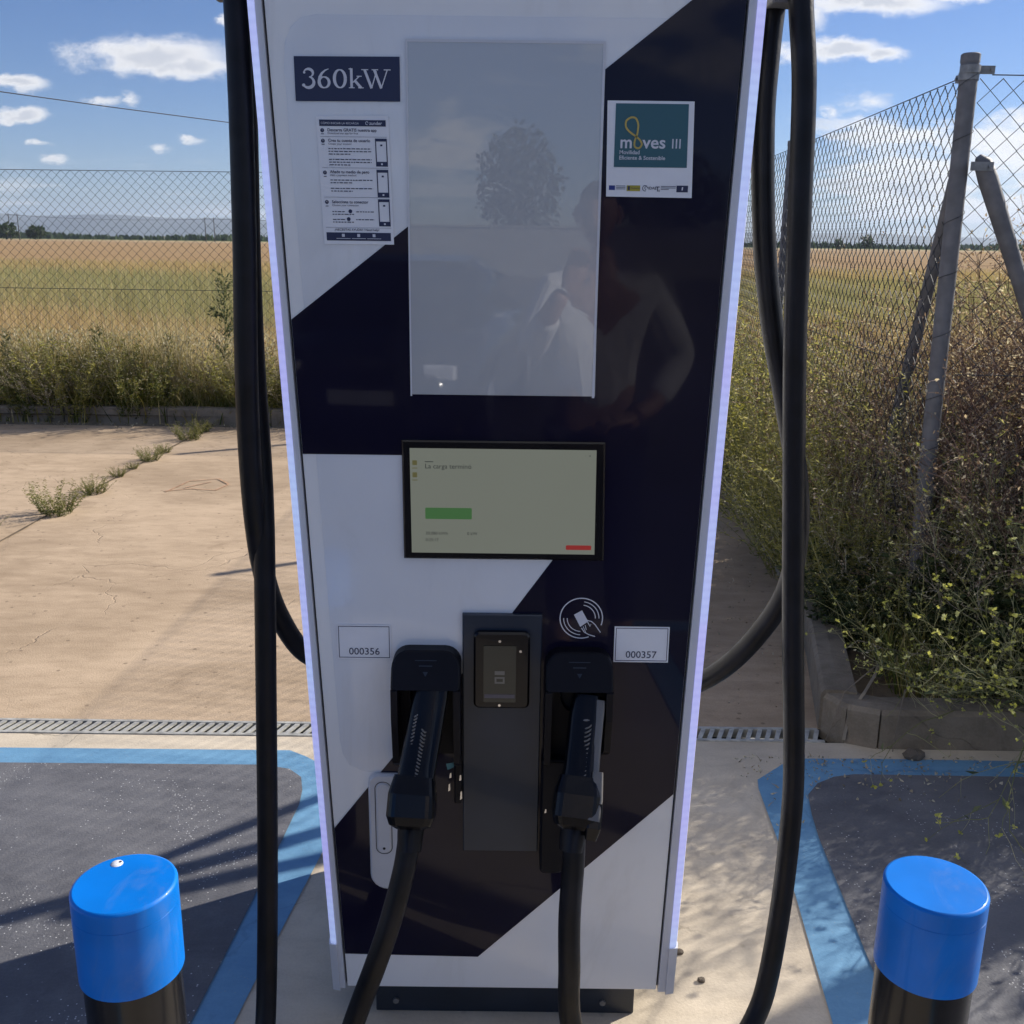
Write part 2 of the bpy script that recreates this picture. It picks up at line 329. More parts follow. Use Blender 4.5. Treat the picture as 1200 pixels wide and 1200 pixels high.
M = dict(
    white=pmat('white_panel_paint', (.85, .85, .86), .32, coat=.35, var=.02, vscale=3, bump=.02, bscale=9, coat_rough=.12),
    film=pmat('white_gloss_film', (.75, .77, .82), .22, coat=.6, var=.03, vscale=4, bump=.03, bscale=7, coat_rough=.05),
    navy=pmat('navy_vinyl_wrap', (.008, .007, .022), .22, coat=.28, var=.12, vscale=3, bump=.03, bscale=6, coat_rough=.04, spec=.08),
    alu=pmat('white_edge_profile', (.62, .63, .68), .35, metal=.0, var=.03, coat=.2),
    seam=pmat('black_seam', (.008, .008, .01), .6),
    plinth=pmat('dark_plinth_steel', (.018, .026, .040), .42, var=.15, bump=.06, bscale=120),
    glass=pmat('poster_glass', (.46, .47, .49), .25, coat=1, var=.02, coat_rough=.0, spec=.5, vscale=2),
    bezel=pmat('black_bezel', (.004, .004, .007), .2, coat=.1, spec=.25),
    lcd=pmat('lit_lcd', (.03, .03, .028), .3, coat=0, spec=.3, emit=(.80, .86, .72), estr=.115, coat_rough=.02),
    lcd_green=pmat('lcd_green', (.01, .03, .01), .3, emit=(.19, .52, .17), estr=.13),
    lcd_red=pmat('lcd_red', (.05, .01, .01), .3, emit=(.9, .07, .06), estr=.15),
    lcd_ink=pmat('lcd_ink', (.01, .01, .012), .4, emit=(.2, .25, .25), estr=.04),
    lcd_olive=pmat('lcd_olive', (.02, .02, .01), .4, emit=(.50, .46, .16), estr=.11),
    slate=pmat('slate_steel_plate', (.022, .032, .052), .22, metal=0, var=.08, bump=.02, bscale=220, coat=.16, coat_rough=.06, spec=.2),
    black=pmat('black_moulded_plastic', (.005, .005, .009), .5, spec=.2, var=.15, bump=.12, bscale=420),
    rubber=pmat('black_cable_rubber', (.005, .005, .008), .42, spec=.28, var=.45, vscale=14, bump=.12, bscale=70, rvar=.3),
    gunblack=pmat('black_grip_plastic', (.003, .003, .005), .24, spec=.32, var=.2, bump=.05, bscale=300),
    gungrey=pmat('grey_grip_shell', (.16, .15, .14), .35, var=.1, bump=.04, bscale=300),
    chrome=pmat('bright_steel', (.6, .6, .62), .22, metal=1),
    sticker=pmat('white_sticker', (.80, .81, .86), .4, var=.015, vscale=20, coat=.15, coat_rough=.2),
    navy_print=pmat('navy_print', (.013, .020, .070), .38, var=.05),
    ink=pmat('dark_blue_ink', (.025, .03, .075), .5),
    inkpale=pmat('pale_blue_ink', (.30, .32, .42), .5),
    white_ink=pmat('white_ink', (.66, .67, .74), .45, var=.02),
    teal=pmat('teal_print', (.030, .115, .150), .42, var=.03),
    gold=pmat('gold_ink', (.52, .40, .10), .45),
    euro=pmat('blue_flag_ink', (.02, .04, .24), .45), yell=pmat('yellow_ink', (.42, .36, .04), .45),
    lock=pmat('white_lock_handle', (.55, .55, .58), .4, var=.05),
    dim=pmat('dim_terminal_screen', (.012, .013, .013), .2, coat=.2, spec=.3, coat_rough=.02, emit=(.6, .65, .6), estr=.008),
    dimfig=pmat('dim_terminal_icon', (.03, .03, .035), .3, emit=(.7, .7, .75), estr=.035),
    dimbar=pmat('dim_terminal_bar', (.02, .02, .035), .3, emit=(.5, .5, .8), estr=.02),
    blue=pmat('blue_bollard_paint', (.0, .175, .66), .42, var=.10, vscale=9, coat=.12, spec=.25, coat_rough=.12, bump=.03, bscale=40),
    bblack=pmat('black_bollard_paint', (.006, .006, .008), .25, coat=.15, spec=.3, coat_rough=.08, var=.1),
    concrete=ground_mat('cream_concrete', (.47, .40, .31), (.66, .575, .455), (.38, .32, .24), streak=1.4, crack=.8, bump=.5, grit=.5),
    slab=ground_mat('tan_concrete_slab', (.34, .25, .165), (.54, .41, .285), (.25, .18, .115), streak=1.6, crack=.22, bump=.9, grit=1),
    bay=ground_mat('worn_dark_bay_paint', (.095, .096, .108), (.17, .17, .182), (.07, .072, .086), streak=1, speck=(.62, .62, .62), speck_amt=.9, bump=.8, rough=.7),
    bayblue=ground_mat('blue_line_paint', (.12, .27, .44), (.18, .36, .54), (.12, .24, .37), streak=2, scale=1.6, crack=.3, bump=.35, rough=.6, speck=(.40, .36, .30), speck_amt=.35),
    kerb=ground_mat('weathered_kerb_concrete', (.15, .125, .095), (.27, .23, .18), (.09, .075, .058), streak=1, scale=2, crack=.3, bump=1),
    soil=ground_mat('dry_soil', (.10, .075, .05), (.19, .145, .095), (.07, .05, .035), scale=2, bump=1.2),
    asphalt=ground_mat('road_asphalt', (.075, .075, .075), (.12, .118, .115), (.06, .06, .06), scale=1, bump=.8),
    grate=pmat('galvanised_grate', (.46, .45, .41), .55, metal=.25, var=.25, vscale=25, bump=.15, bscale=150),
    pit=pmat('drain_bed', (.012, .011, .010), .95, var=.3),  # near-black channel floor under the slots
    galv=pmat('galvanised_post', (.145, .145, .155), .6, metal=.1, var=.16, vscale=16, bump=.12, bscale=60),
    wire=pmat('galvanised_wire', (.06, .063, .07), .7, metal=0, spec=.3, var=.1),
    clip=pmat('zinc_clamp', (.24, .24, .24), .45, metal=.5, var=.15, vscale=40),
    far_wood=pmat('weathered_pole_wood', (.06, .055, .05), .9),
    stone=pmat('grey_brown_stone', (.16, .13, .10), .85, var=.4, vscale=40, bump=.6, bscale=90),
    debris=plant_mat('dry_litter', [(.20, .16, .10), (.36, .31, .22), (.50, .47, .38)], .8, .1),
    grass=plant_mat('verge_grass', [(.065, .095, .018), (.16, .18, .035), (.38, .31, .11), (.56, .46, .24), (.68, .60, .42)], .6, .4),
    crop=plant_mat('ripening_crop', [(.31, .31, .165), (.40, .355, .18), (.49, .365, .195), (.57, .41, .235)], .6, .4),
    stem_green=plant_mat('green_stems', [(.13, .15, .05), (.28, .28, .12), (.46, .43, .25)], .55, .2),
    stem_dry=plant_mat('dry_stems', [(.11, .09, .07), (.24, .20, .16), (.42, .37, .30)], .7, .15),
    stem_red=plant_mat('reddish_dry_stems', [(.11, .065, .05), (.21, .13, .10), (.34, .24, .19)], .7, .15),
    leaf_green=plant_mat('green_leaves', [(.035, .060, .014), (.085, .115, .025), (.19, .20, .045), (.32, .29, .09)], .5, .4),
    leaf_lime=plant_mat('yellow_green_leaves', [(.08, .095, .02), (.22, .22, .045), (.42, .39, .11), (.60, .55, .25)], .5, .55),
    leaf_shade=plant_mat('shaded_green_leaves', [(.016, .028, .009), (.035, .052, .016), (.06, .08, .028)], .55, .2),  # darker leaf copy; shade of the backlit bush put into the colour
    leaf_grey=plant_mat('grey_green_leaves', [(.05, .07, .035), (.12, .15, .07), (.22, .24, .13)], .55, .35),
    seed=plant_mat('straw_seed_heads', [(.24, .19, .10), (.46, .40, .26), (.66, .61, .47)], .6, .4),
    seed_red=plant_mat('reddish_seed_heads', [(.19, .12, .085), (.38, .265, .19), (.57, .455, .345), (.76, .68, .56)], .6, .55),
    flower=plant_mat('yellow_flowers', [(.52, .52, .12), (.76, .74, .20), (.84, .82, .42)], .5, .5),
    bark=pmat('grey_bark', (.09, .07, .05), .9, bump=.8, bscale=20),
    tree_leaf=plant_mat('tree_leaves', [(.02, .04, .01), (.04, .07, .018), (.07, .10, .03)], .5, .3),
    carpaint=pmat('dark_car_paint', (.02, .022, .028), .2, coat=1), carglass=pmat('dark_car_glass', (.01, .012, .014), .05), tyre=pmat('tyre_rubber', (.012, .012, .012), .8), rim=pmat('alloy_rim', (.5, .5, .52), .3, metal=.8),
    headlight=pmat('headlight_glass', (.75, .75, .78), .08, coat=1), plate_white=pmat('number_plate', (.7, .7, .7), .4),
    wallwhite=pmat('rendered_wall', (.30, .29, .27), .9, bump=.2),
    shirt=pmat('white_shirt_cloth', (.74, .73, .72), .9, var=.04), trousers=pmat('dark_trouser_cloth', (.03, .035, .05), .9), skin=pmat('skin', (.42, .25, .18), .5), hair=pmat('dark_hair', (.015, .012, .01), .6),
)
def tint_mesh(me, t):
    at = me.attributes.new('tint', 'FLOAT', 'POINT'); at.data.foreach_set('value', t)

# ------------------------------------------------------------------ LED emission material
def led_mat():
    m = bpy.data.materials.new('led_diffuser'); m.use_nodes = True; T = NT(m.node_tree); b = T.n['Principled BSDF']
    co = T.new('ShaderNodeTexCoord').outputs['Object']
    f = T.rng(T.noise(T.vec('MULTIPLY', co, (1, 1, 1)), 3.2, 3), .35, .65)
    g = T.math('FRACT', T.math('MULTIPLY', T.sep(co)[2], 58))
    g = T.rng(T.math('ABSOLUTE', T.math('SUBTRACT', g, .5)), .5, .1)
    b.inputs['Base Color'].default_value = (.7, .7, .75, 1); b.inputs['Roughness'].default_value = .3
    T.put(b.inputs['Emission Color'], T.mix(f, (.42, .40, 1.0, 1), (.40, .55, 1.0, 1)))
    T.put(b.inputs['Emission Strength'], T.math('ADD', .34, T.math('MULTIPLY', g, .07)))
    return m
M['led'] = led_mat()
for k_, amt, sc_ in (('white', .16, 2.2), ('film', .14, 3.1), ('navy', .0, 2.6), ('blue', .10, 9.)):
    T_ = NT(M[k_].node_tree); b_ = T_.n['Principled BSDF']; co_ = T_.new('ShaderNodeTexCoord').outputs['Object']
    sm = T_.rng(T_.noise(T_.vec('MULTIPLY', co_, (1.6, 1, .5)), sc_, 5, .7, dist=.9), .50, .72)
    if amt: T_.put(b_.inputs['Base Color'], T_.mix(T_.math('MULTIPLY', sm, amt), b_.inputs['Base Color'].links[0].from_socket, (.42, .38, .33, 1)))
    T_.put(b_.inputs['Coat Roughness'], T_.math('ADD', .03, T_.math('MULTIPLY', sm, .16)))
M['glass'].node_tree.nodes['Principled BSDF'].inputs['Coat IOR'].default_value = 1.75

# ------------------------------------------------------------------ ground, field, hills
def struct(name, mb, mat, **k): return tag(mb.build(name, mat, **k), kind='structure')

g = MB(); g.sheet([(-40, -.62), (40, -.62), (40, 3.165), (-40, 3.165)], 0); struct('concrete_apron', g, M['concrete'])
g = MB(); g.sheet([(-200, -120), (200, -120), (200, -.62), (-200, -.62)], 0); struct('forecourt', g, M['asphalt'])
g = MB(); g.sheet([(-30, 3.27), (1.115, 3.27), (1.24, 3.915), (1.36, 4.6), (1.62, 9.02), (-30, 9.25)], 0); struct('concrete_slab', g, M['slab'])
g = MB(); g.sheet([(-30, 3.165), (1.09, 3.165), (1.112, 3.27), (-30, 3.27)], -.09); struct('drain_channel', g, M['pit'])
# soil verge and field: one sheet that reaches the horizon
def field_mat():
    m = bpy.data.materials.new('ripening_field'); m.use_nodes = True; T = NT(m.node_tree); b = T.n['Principled BSDF']
    co = T.new('ShaderNodeTexCoord').outputs['Object']; x, y, z = T.sep(co)
    n = T.noise(T.vec('MULTIPLY', co, (.05, .25, 1)), 1, 6, .65); n2 = T.noise(T.vec('MULTIPLY', co, (.4, 2.5, 1)), 1, 6, .7)
    d = T.math('ADD', y, T.math('MULTIPLY', T.math('SUBTRACT', n, .5), 26))
    c = T.mix(T.rng(d, 14, 24), (.10, .075, .05, 1), (.30, .245, .10, 1))
    c = T.mix(T.rng(d, 26, 36), c, (.34, .31, .15, 1))
    c = T.mix(T.rng(d, 46, 70), c, (.36, .235, .125, 1))
    c = T.mix(T.rng(d, 330, 360), c, (.42, .31, .18, 1))
    c = T.mix(T.rng(d, 480, 520), c, (.12, .15, .05, 1))
    c = T.mix(T.rng(n2, .35, .75, 0, .4), c, (.15, .13, .05, 1))
    T.put(b.inputs['Base Color'], c); b.inputs['Roughness'].default_value = 1; b.inputs['Specular IOR Level'].default_value = .1
    bp = T.new('ShaderNodeBump'); bp.inputs['Strength'].default_value = .8; bp.inputs['Distance'].default_value = .2; T.put(bp.inputs['Height'], n2); T.put(b.inputs['Normal'], bp.outputs[0])
    return m
g = MB()
g.sheet([(-9000, 10.9), (9000, 10.9), (9000, 9000), (-9000, 9000)], .02)
g.sheet([(2.9, -60), (2.9, -60.1), (2.9, 10.9)], .02) if False else None
struct('field', g, field_mat())
g = MB(); g.sheet([(-30, 9.36), (1.75, 9.13), (1.48, 4.6), (1.36, 3.915), (1.22, 3.30), (1.31, 3.24), (9, 3.24), (60, 3.24), (60, 10.9), (-30, 10.9)], .075); struct('verge_soil', g, M['soil'])

def bay(outer, inner, n1, n2):
    g = MB(); g.sheet(outer, .004); a = struct(n1, g, M['bayblue'])
    g = MB(); g.sheet(inner, .008); b = struct(n2, g, M['bay'])
bay([(-3.6, 3.045), (-.737, 3.06), (-.675, 3.02), (-.60, 2.955), (-.50, 2.86), (-.497, 2.78), (-.52, 2.48), (-.568, 2.09), (-.595, 1.84), (-.72, -.6), (-3.6, -.6)],
    [(-3.48, 2.935), (-.80, 2.955), (-.71, 2.93), (-.662, 2.88), (-.642, 2.80), (-.635, 2.72), (-.643, 2.56), (-.664, 2.2), (-.688, 1.84), (-.84, -.48), (-3.48, -.48)], 'blue_bay_border', 'dark_bay_surface')
bay([(3.9, 3.03), (1.184, 3.05), (.96, 3.045), (.915, 3.015), (.80, 2.905), (.79, 2.85), (.775, 2.466), (.723, 1.862), (.52, -.6), (3.9, -.6)],
    [(3.78, 2.92), (1.12, 2.94), (1.05, 2.922), (.985, 2.88), (.935, 2.81), (.915, 2.7), (.90, 2.573), (.865, 1.97), (.65, -.48), (3.78, -.48)], 'blue_bay_border', 'dark_bay_surface')

g = MB(); rj = random.Random(2); lft, rgt = [], []
for i in range(24):
    t = i / 23; lft.append((-2.90 + .12 * t + rj.uniform(-.006, .006), 4.9 + 4.28 * t)); rgt.append((-2.885 + .125 * t + rj.uniform(-.004, .010), 4.9 + 4.28 * t))
g.sheet(lft + rgt[::-1], .004); struct('slab_joint', g, M['soil'])
# kerbs: separate concrete blocks along the verge
kb = 0
def kerb_run(name, pts, label, length=.98, h=.15, w=.12, cuts=None):
    """pts: front line (x,y); the kerb lies on the left side of the walking direction"""
    root = empty(name, (pts[0][0], pts[0][1], 0)); tag(root, label, 'kerb')
    rnd = random.Random(len(pts) + int(pts[0][0] * 10))
    for a, b in zip(pts[:-1], pts[1:]):
        d = Vector((b[0] - a[0], b[1] - a[1])); L = d.length; d.normalize(); nrm = Vector((-d.y, d.x))
        n = max(1, round(L / length))
        for i in range(n):
            s0 = L * i / n + .004; s1 = L * (i + 1) / n - .004
            p0 = Vector(a) + d * s0; p1 = Vector(a) + d * s1; q = rnd.uniform(-.006, .006); hh = h + rnd.uniform(-.006, .006)
            g = MB(); c = .02
            prof = [(0 + q, -.03), (0 + q, hh - c), (c * .6 + q, hh - .004), (w * .5, hh), (w, hh - .004), (w, -.03)]
            r0 = [(p0.x + nrm.x * o, p0.y + nrm.y * o, z) for o, z in prof]; r1 = [(p1.x + nrm.x * o, p1.y + nrm.y * o, z) for o, z in prof]
            g.loft([r1, r0], smooth=False); g.build('kerb_block', M['kerb'], root)
    return root
kerb_run('verge_kerb', [(-8.0, 9.32), (1.62, 9.05)], 'low concrete kerb below the long weeds at the field edge', 1.0)
kerb_run('corner_kerb', [(1.63, 9.0), (1.36, 4.6), (1.24, 3.915), (1.10, 3.27)], 'concrete kerb running back along the side fence to the field', 1.0, cuts=1)
kerb_run('rounded_kerb', [(1.10, 3.265), (1.155, 3.165), (1.26, 3.12), (5.2, 3.09)], 'weathered concrete kerb bordering the shrub bed behind the right bay', .95)

# ------------------------------------------------------------------ drain grating
def drain():
    root = empty('drain_grating', (-1.2, 3.217, 0)); tag(root, 'long slotted steel drain grating set in the concrete', 'drain')
    y0, y1 = 3.166, 3.269
    g = MB(); g.box((-6, y0, -.03), (1.095, y0 + .014, .004)); g.box((-6, y1 - .014, -.03), (1.095, y1, .004)); g.build('frame', M['grate'], root)
    m = None; x = -3.3; i = 0
    while x < 1.075:
        # slanting bar between slots, one mesh shared by all
        if m is None:
            g = MB(); yy0, yy1 = y0 + .0142, y1 - .0142; sk = .028
            for (a, b) in ((0, 0),):
                g.add([(0, yy0, -.003), (.0165, yy0, -.003), (.0165 + sk, yy1, -.003), (sk, yy1, -.003), (0, yy0, .0025), (.0165, yy0, .0025), (.0165 + sk, yy1, .0025), (sk, yy1, .0025)],
                      [(3, 2, 1, 0), (4, 5, 6, 7), (0, 1, 5, 4), (1, 2, 6, 5), (2, 3, 7, 6), (3, 0, 4, 7)])
            o = g.build('bar', M['grate'], root); m = o.data
        else:
            o = bpy.data.objects.new('bar', m); col.objects.link(o); o.parent = root
        # local offset
        base = wloc(root)
        o.location = (x - 0, 0, 0)
        x += .0335; i += 1
    return root
drain()

# ------------------------------------------------------------------ charging station
FY = 1.85
def lerp(a, b, t): return a + (b - a) * t
def edge_x(side, z, kind):
    """outer, led, seam x at a height"""
    t = (z - .2) / (2.05 - .2)
    tab = {('L', 'out'): (-.379, -.455), ('L', 'mid'): (-.366, -.442), ('L', 'seam'): (-.352, -.428), ('R', 'out'): (.365, .416), ('R', 'mid'): (.350, .400), ('R', 'seam'): (.331, .384)}
    a, b = tab[(side, kind)]; return lerp(a, b, t)
st = empty('charging_station', (-.01, 2.16, 0)); tag(st, 'tall tapering white and navy electric vehicle fast charging station', 'charging station')
ZT = 2.30; ZB = .094
# cabinet behind the front panel
g = MB()
g.prism([(edge_x('L', ZB, 'out') + .004, ZB), (edge_x('R', ZB, 'out') - .004, ZB), (edge_x('R', ZT, 'out') - .004, ZT), (edge_x('L', ZT, 'out') + .004, ZT)], FY + .02, 2.475)
g.build('cabinet', M['white'], st, bevel=.006)
g = MB(); g.prism([(edge_x('L', ZB, 'seam') - .004, ZB + .002), (edge_x('R', ZB, 'seam') + .004, ZB + .002), (edge_x('R', ZT, 'seam') + .004, ZT - .004), (edge_x('L', ZT, 'seam') - .004, ZT - .004)], FY + .012, FY + .02); g.build('seam_backing', M['seam'], st)
g = MB(); g.prism([(edge_x('L', ZB, 'seam') + .002, ZB), (edge_x('R', ZB, 'seam') - .002, ZB), (edge_x('R', ZT, 'seam') - .002, ZT), (edge_x('L', ZT, 'seam') + .002, ZT)], FY, FY + .0118); g.build('front_panel', M['white'], st, bevel=.0015)
g = MB(); g.box((-.29, 1.885, 0), (.285, 2.44, ZB)); plin = g.build('plinth', M['plinth'], st, bevel=.003)
g = MB(); g.prism([(.215 + .007 * math.cos(a * .785), .03 + .007 * math.sin(a * .785)) for a in range(8)], 1.880, 1.885); g.build('bolt', M['clip'], plin)
g = MB(); g.prism([(-.245 + .007 * math.cos(a * .785), .03 + .007 * math.sin(a * .785)) for a in range(8)], 1.880, 1.885); g.build('bolt', M['clip'], plin)
# side profiles with light strips
for S, sg in (('L', -1), ('R', 1)):
    g = MB(); rings = []
    for z in (ZB - .002, ZT):
        xs, xm, xo = edge_x(S, z, 'seam') + sg * .002, edge_x(S, z, 'mid'), edge_x(S, z, 'out')
        rings.append([(xs, FY - .004, z), (xm, FY - .004, z), (xo, FY + .010, z), (xo, FY + .11, z), (xs, FY + .11, z)])
    g.loft(rings if sg < 0 else rings[::-1], smooth=False); pr = g.build('edge_profile', M['alu'], st)
    g = MB(); rings = []
    for z in (.205, ZT - .02):
        xm, xo = edge_x(S, z, 'mid'), edge_x(S, z, 'out')
        rings.append([(xm - sg * .0005, FY - .0065, z), (xo - sg * .001, FY - .002, z), (xo + sg * .0025, FY + .012, z), (xo - sg * .0005, FY + .014, z), (xm - sg * .0005, FY - .001, z)])
    g.loft(rings if sg < 0 else rings[::-1], smooth=False); g.build('light_strip', M['led'], pr, label='glowing pale violet light strip')
    # solid foot under the light strip
    g = MB(); rings = []
    for z in (ZB - .006, .2035):
        xm, xo = edge_x(S, z, 'mid'), edge_x(S, z, 'out')
        rings.append([(xm - sg * .001, FY - .0075, z), (xo + sg * .002, FY - .004, z), (xo + sg * .005, FY + .011, z), (xo + sg * .003, FY + .05, z), (xm - sg * .001, FY + .02, z)])
    g.loft(rings if sg < 0 else rings[::-1], smooth=False); g.build('profile_foot', M['alu'], pr)
# raised gloss film with rounded corners
Zo = .045
film = [(-.273, .568 + Zo), (-.30, .572 + Zo), (-.325, .585 + Zo), (-.338, .61 + Zo), (-.343, .64 + Zo)]
film += [(-.397, 1.90 + Zo), (-.394, 1.94 + Zo), (-.383, 1.965 + Zo), (-.365, 1.98 + Zo), (-.34, 1.985 + Zo)]
film += [(.34, 1.985 + Zo), (.355, 1.97 + Zo), (.36, 1.94 + Zo), (.325, .64 + Zo), (.30, .58 + Zo), (.26, .568 + Zo)]
g = MB(); g.prism(film, FY - .0008, FY + .0002); g.build('gloss_film', M['film'], st)
# navy wrap, one cut sheet
sx = lambda s, z: edge_x(s, z, 'seam') + (.003 if s == 'L' else -.003)
def up(x): return 1.479 + Zo + (x + .398) * .775
zt = 2.29
wrap = [(sx('L', up(-.398)), up(-.398) - .003), (.292 + .155 * 0, up(.292)), (.352 + .03, up(.382)), ]
wrap = [(sx('L', 1.524), 1.524), (.395, 1.524 + .793 * .775)]
wrap[1] = (sx('R', 2.138), 1.524 + (sx('R', 2.138) + .398) * .775)
wrap += [(sx('R', .572), .572), (-.062, .174), (sx('L', .178), .178), (sx('L', .484), .484), (.002, .963), (.091, 1.090), (.125, 1.135), (.125, 1.276), (sx('L', 1.276), 1.276)]
g = MB(); g.prism(wrap, FY - .0016, FY - .0006); g.build('navy_wrap', M['navy'], st, label='dark navy vinyl wrap with diagonal edges')

# advertising screen
g = MB(); g.prism([(-.187, 1.391), (.150, 1.391), (.145, 1.990), (-.188, 1.990)], FY - .0032, FY - .0018); ad = g.build('poster_screen', M['glass'], st, label='blank pale grey portrait screen behind glass')
g = MB()
for a, b in (((-.1895, FY - .0040, 1.388), (-.1865, FY - .0030, 1.993)), ((.1445, FY - .0040, 1.388), (.1490, FY - .0030, 1.993))): g.box(a, b)
g.box((-.1863, FY - .004, 1.9885), (.1443, FY - .003, 1.993)); g.build('trim', M['alu'], ad)

# sticker helpers -------------------------------------------------------------------------------
def sticker(name, pts, mat, label=None, y=FY - .0026):
    g = MB(); g.prism(pts, y, y + .0008); return g.build(name, mat, st, label=label)
PY = FY - .0031
def printed(parent, name, mat, fn, y=PY):
    g = MB(); fn(g, y); return g.build(name, mat, parent)
# 360kW sign with serif figures drawn as varying strokes
s360 = sticker('power_sign', [(-.379, 1.893), (-.2, 1.894), (-.2, 1.965), (-.3795, 1.964)], M['navy_print'], 'navy sign reading 360kW')
def serif(g, y):
    x0, z0, H = -.3655, 1.9145, .0300       # baseline and figure height
    def P(x, z): return (x0 + x * H * 1.22, z0 + z * H)
    def arc(cx, cz, rx, rz, a0, a1, n=14): return [(cx + rx * math.cos(R(lerp(a0, a1, i / n))), cz + rz * math.sin(R(lerp(a0, a1, i / n)))) for i in range(n + 1)]
    def stroke(pts, w): g.ribbon([P(*q) for q in pts], [q * H * 1.15 for q in w] if hasattr(w, '__len__') else w * H * 1.15, y, y)
    def wv(n, thin, thick, f): return [thin + (thick - thin) * f(i / (n - 1)) for i in range(n)]
    bump_ = lambda t: math.sin(math.pi * t) ** 1.2
    # 3
    a = arc(.27, .77, .215, .215, 160, -75); stroke(a, wv(len(a), .05, .135, lambda t: bump_(min(1, t * 1.05))))
    a = arc(.25, .29, .265, .29, 80, -160, 18); stroke(a, wv(len(a), .06, .16, bump_))
    stroke(arc(.035, .13, .045, .045, 0, 360), .07); stroke(arc(.08, .80, .035, .035, 0, 360), .05)
    # 6
    o = .70
    stroke([(o + .52, 1.0), (o + .36, .93), (o + .20, .77), (o + .10, .57), (o + .06, .36), (o + .10, .17), (o + .2, .04)], [.03, .07, .11, .14, .15, .13, .06])
    a = arc(o + .29, .29, .235, .285, 150, -200, 24); stroke(a, wv(len(a), .05, .14, lambda t: abs(math.cos(math.pi * (t * 1.95 + .18)))))
    # 0
    o = 1.42; a = arc(o + .31, .49, .255, .47, 0, 360, 32); stroke(a, [.055 + .10 * abs(math.cos(2 * math.pi * i / 32)) for i in range(33)])
    # k
    o = 2.13
    stroke([(o + .14, 0.02), (o + .14, 1.04)], .13); stroke([(o + .01, .02), (o + .28, .02)], .045); stroke([(o + .02, 1.0), (o + .14, 1.04)], .05)
    stroke([(o + .20, .30), (o + .50, .62)], .055); stroke([(o + .38, .63), (o + .62, .63)], .045)
    stroke([(o + .29, .40), (o + .58, .02)], .13); stroke([(o + .44, .02), (o + .70, .02)], .045)
    # W
    o = 2.72
    stroke([(o + .17, .97), (o + .48, .0)], .13); stroke([(o + .48, .0), (o + .72, .90)], .055)
    stroke([(o + .62, .97), (o + .93, .0)], .13); stroke([(o + .93, .0), (o + 1.22, .97)], .055)
    stroke([(o + .02, .98), (o + .34, .98)], .045); stroke([(o + .50, .98), (o + .80, .98)], .045); stroke([(o + 1.06, .98), (o + 1.38, .98)], .045)
printed(s360, 'lettering', M['white_ink'], serif)

# app instructions
app = sticker('instruction_sticker', [(-.3385, 1.657), (-.215, 1.657), (-.221, 1.871), (-.3455, 1.869)], M['sticker'], 'white paper sheet with app instructions')
def ax(u, v):   # u 0..1 across, v 0..1 down
    xl = lerp(-.3455, -.3385, v); xr = lerp(-.221, -.215, v); return (lerp(xl, xr, u), lerp(1.870, 1.657, v))
def quad(g, y, u0, v0, u1, v1): g.prism([ax(u0, v1), ax(u1, v1), ax(u1, v0), ax(u0, v0)], y, y + .0004)
def app_ink(g, y):
    for (v, n) in ((.105, 1), (.185, 1), (.43, 1), (.66, 1)):
        c = ax(.075, v + .006); g.prism([(c[0] + .0034 * math.cos(a * .6283), c[1] + .0034 * math.sin(a * .6283)) for a in range(10)], y, y + .0004)
    for u, v in ((.40, .738), (.37, .80)):
        c = ax(u, v); g.prism([(c[0] + .0034 * math.cos(a * .6283), c[1] + .0034 * math.sin(a * .6283)) for a in range(10)], y, y + .0004)
    for v in (.17, .41, .64):
        u0 = .80; pts_o = [ax(u0, v + .215), ax(u0 + .165, v + .215), ax(u0 + .165, v), ax(u0, v)]
        for (a, b, c, d) in ((u0, v, u0 + .165, v + .022), (u0, v + .178, u0 + .165, v + .215), (u0, v + .022, u0 + .014, v + .178), (u0 + .151, v + .022, u0 + .165, v + .178)): quad(g, y, a, b, c, d)
        quad(g, y, u0 + .07, v + .045, u0 + .10, v + .058)
def line_txt(g, y, t, u, v, size, bold=.0): p = ax(u, v); g.text(t, p[0], p[1], size, y, bold=bold)
def app_text(g, y):
    line_txt(g, y, 'Descarga GRATIS nuestra app', .145, .118, .0069, .00012); line_txt(g, y, 'Download our app for free', .145, .140, .0048)
    line_txt(g, y, 'Crea tu cuenta de usuario', .145, .198, .0069, .00012); line_txt(g, y, 'Create your account', .145, .221, .0048)
    line_txt(g, y, 'Añade tu medio de pago', .145, .440, .0069, .00012); line_txt(g, y, 'Add a payment method', .145, .463, .0048)
    line_txt(g, y, 'Selecciona tu conector', .145, .675, .0069, .00012); line_txt(g, y, 'Choose your connector', .145, .698, .0048)
    line_txt(g, y, '¿NECESITAS AYUDA? / Need help?', .16, .893, .0054, .00005)
    rnd = random.Random(4)
    for v0, n in ((.247, 3), (.330, 3), (.490, 2), (.555, 2), (.738, 2), (.800, 2)):
        for k in range(n):
            u = .145
            end = .74 if k < n - 1 else .45
            while u < end:
                w = rnd.uniform(.02, .06)
                if not (v0 > .7 and k == 0 and .34 < u + w and u < .45): quad(g, y, u, v0 + k * .021, min(end, u + w), v0 + k * .021 + .007)
                u += w + .013
    for v in (.158, .397, .627, .868): quad(g, y, .04, v, .97, v + .0016)
    for v in (.135, .215, .463, .695): quad(g, y, .055, v, .095, v + .006)
printed(app, 'header_band', M['navy_print'], lambda g, y: quad(g, y, .04, .03, .96, .078)); printed(app, 'footer_band', M['navy_print'], lambda g, y: quad(g, y, .04, .907, .96, .972))
printed(app, 'phone_drawings', M['navy_print'], app_ink)['kind'] = 'stuff'
printed(app, 'lettering', M['ink'], app_text)
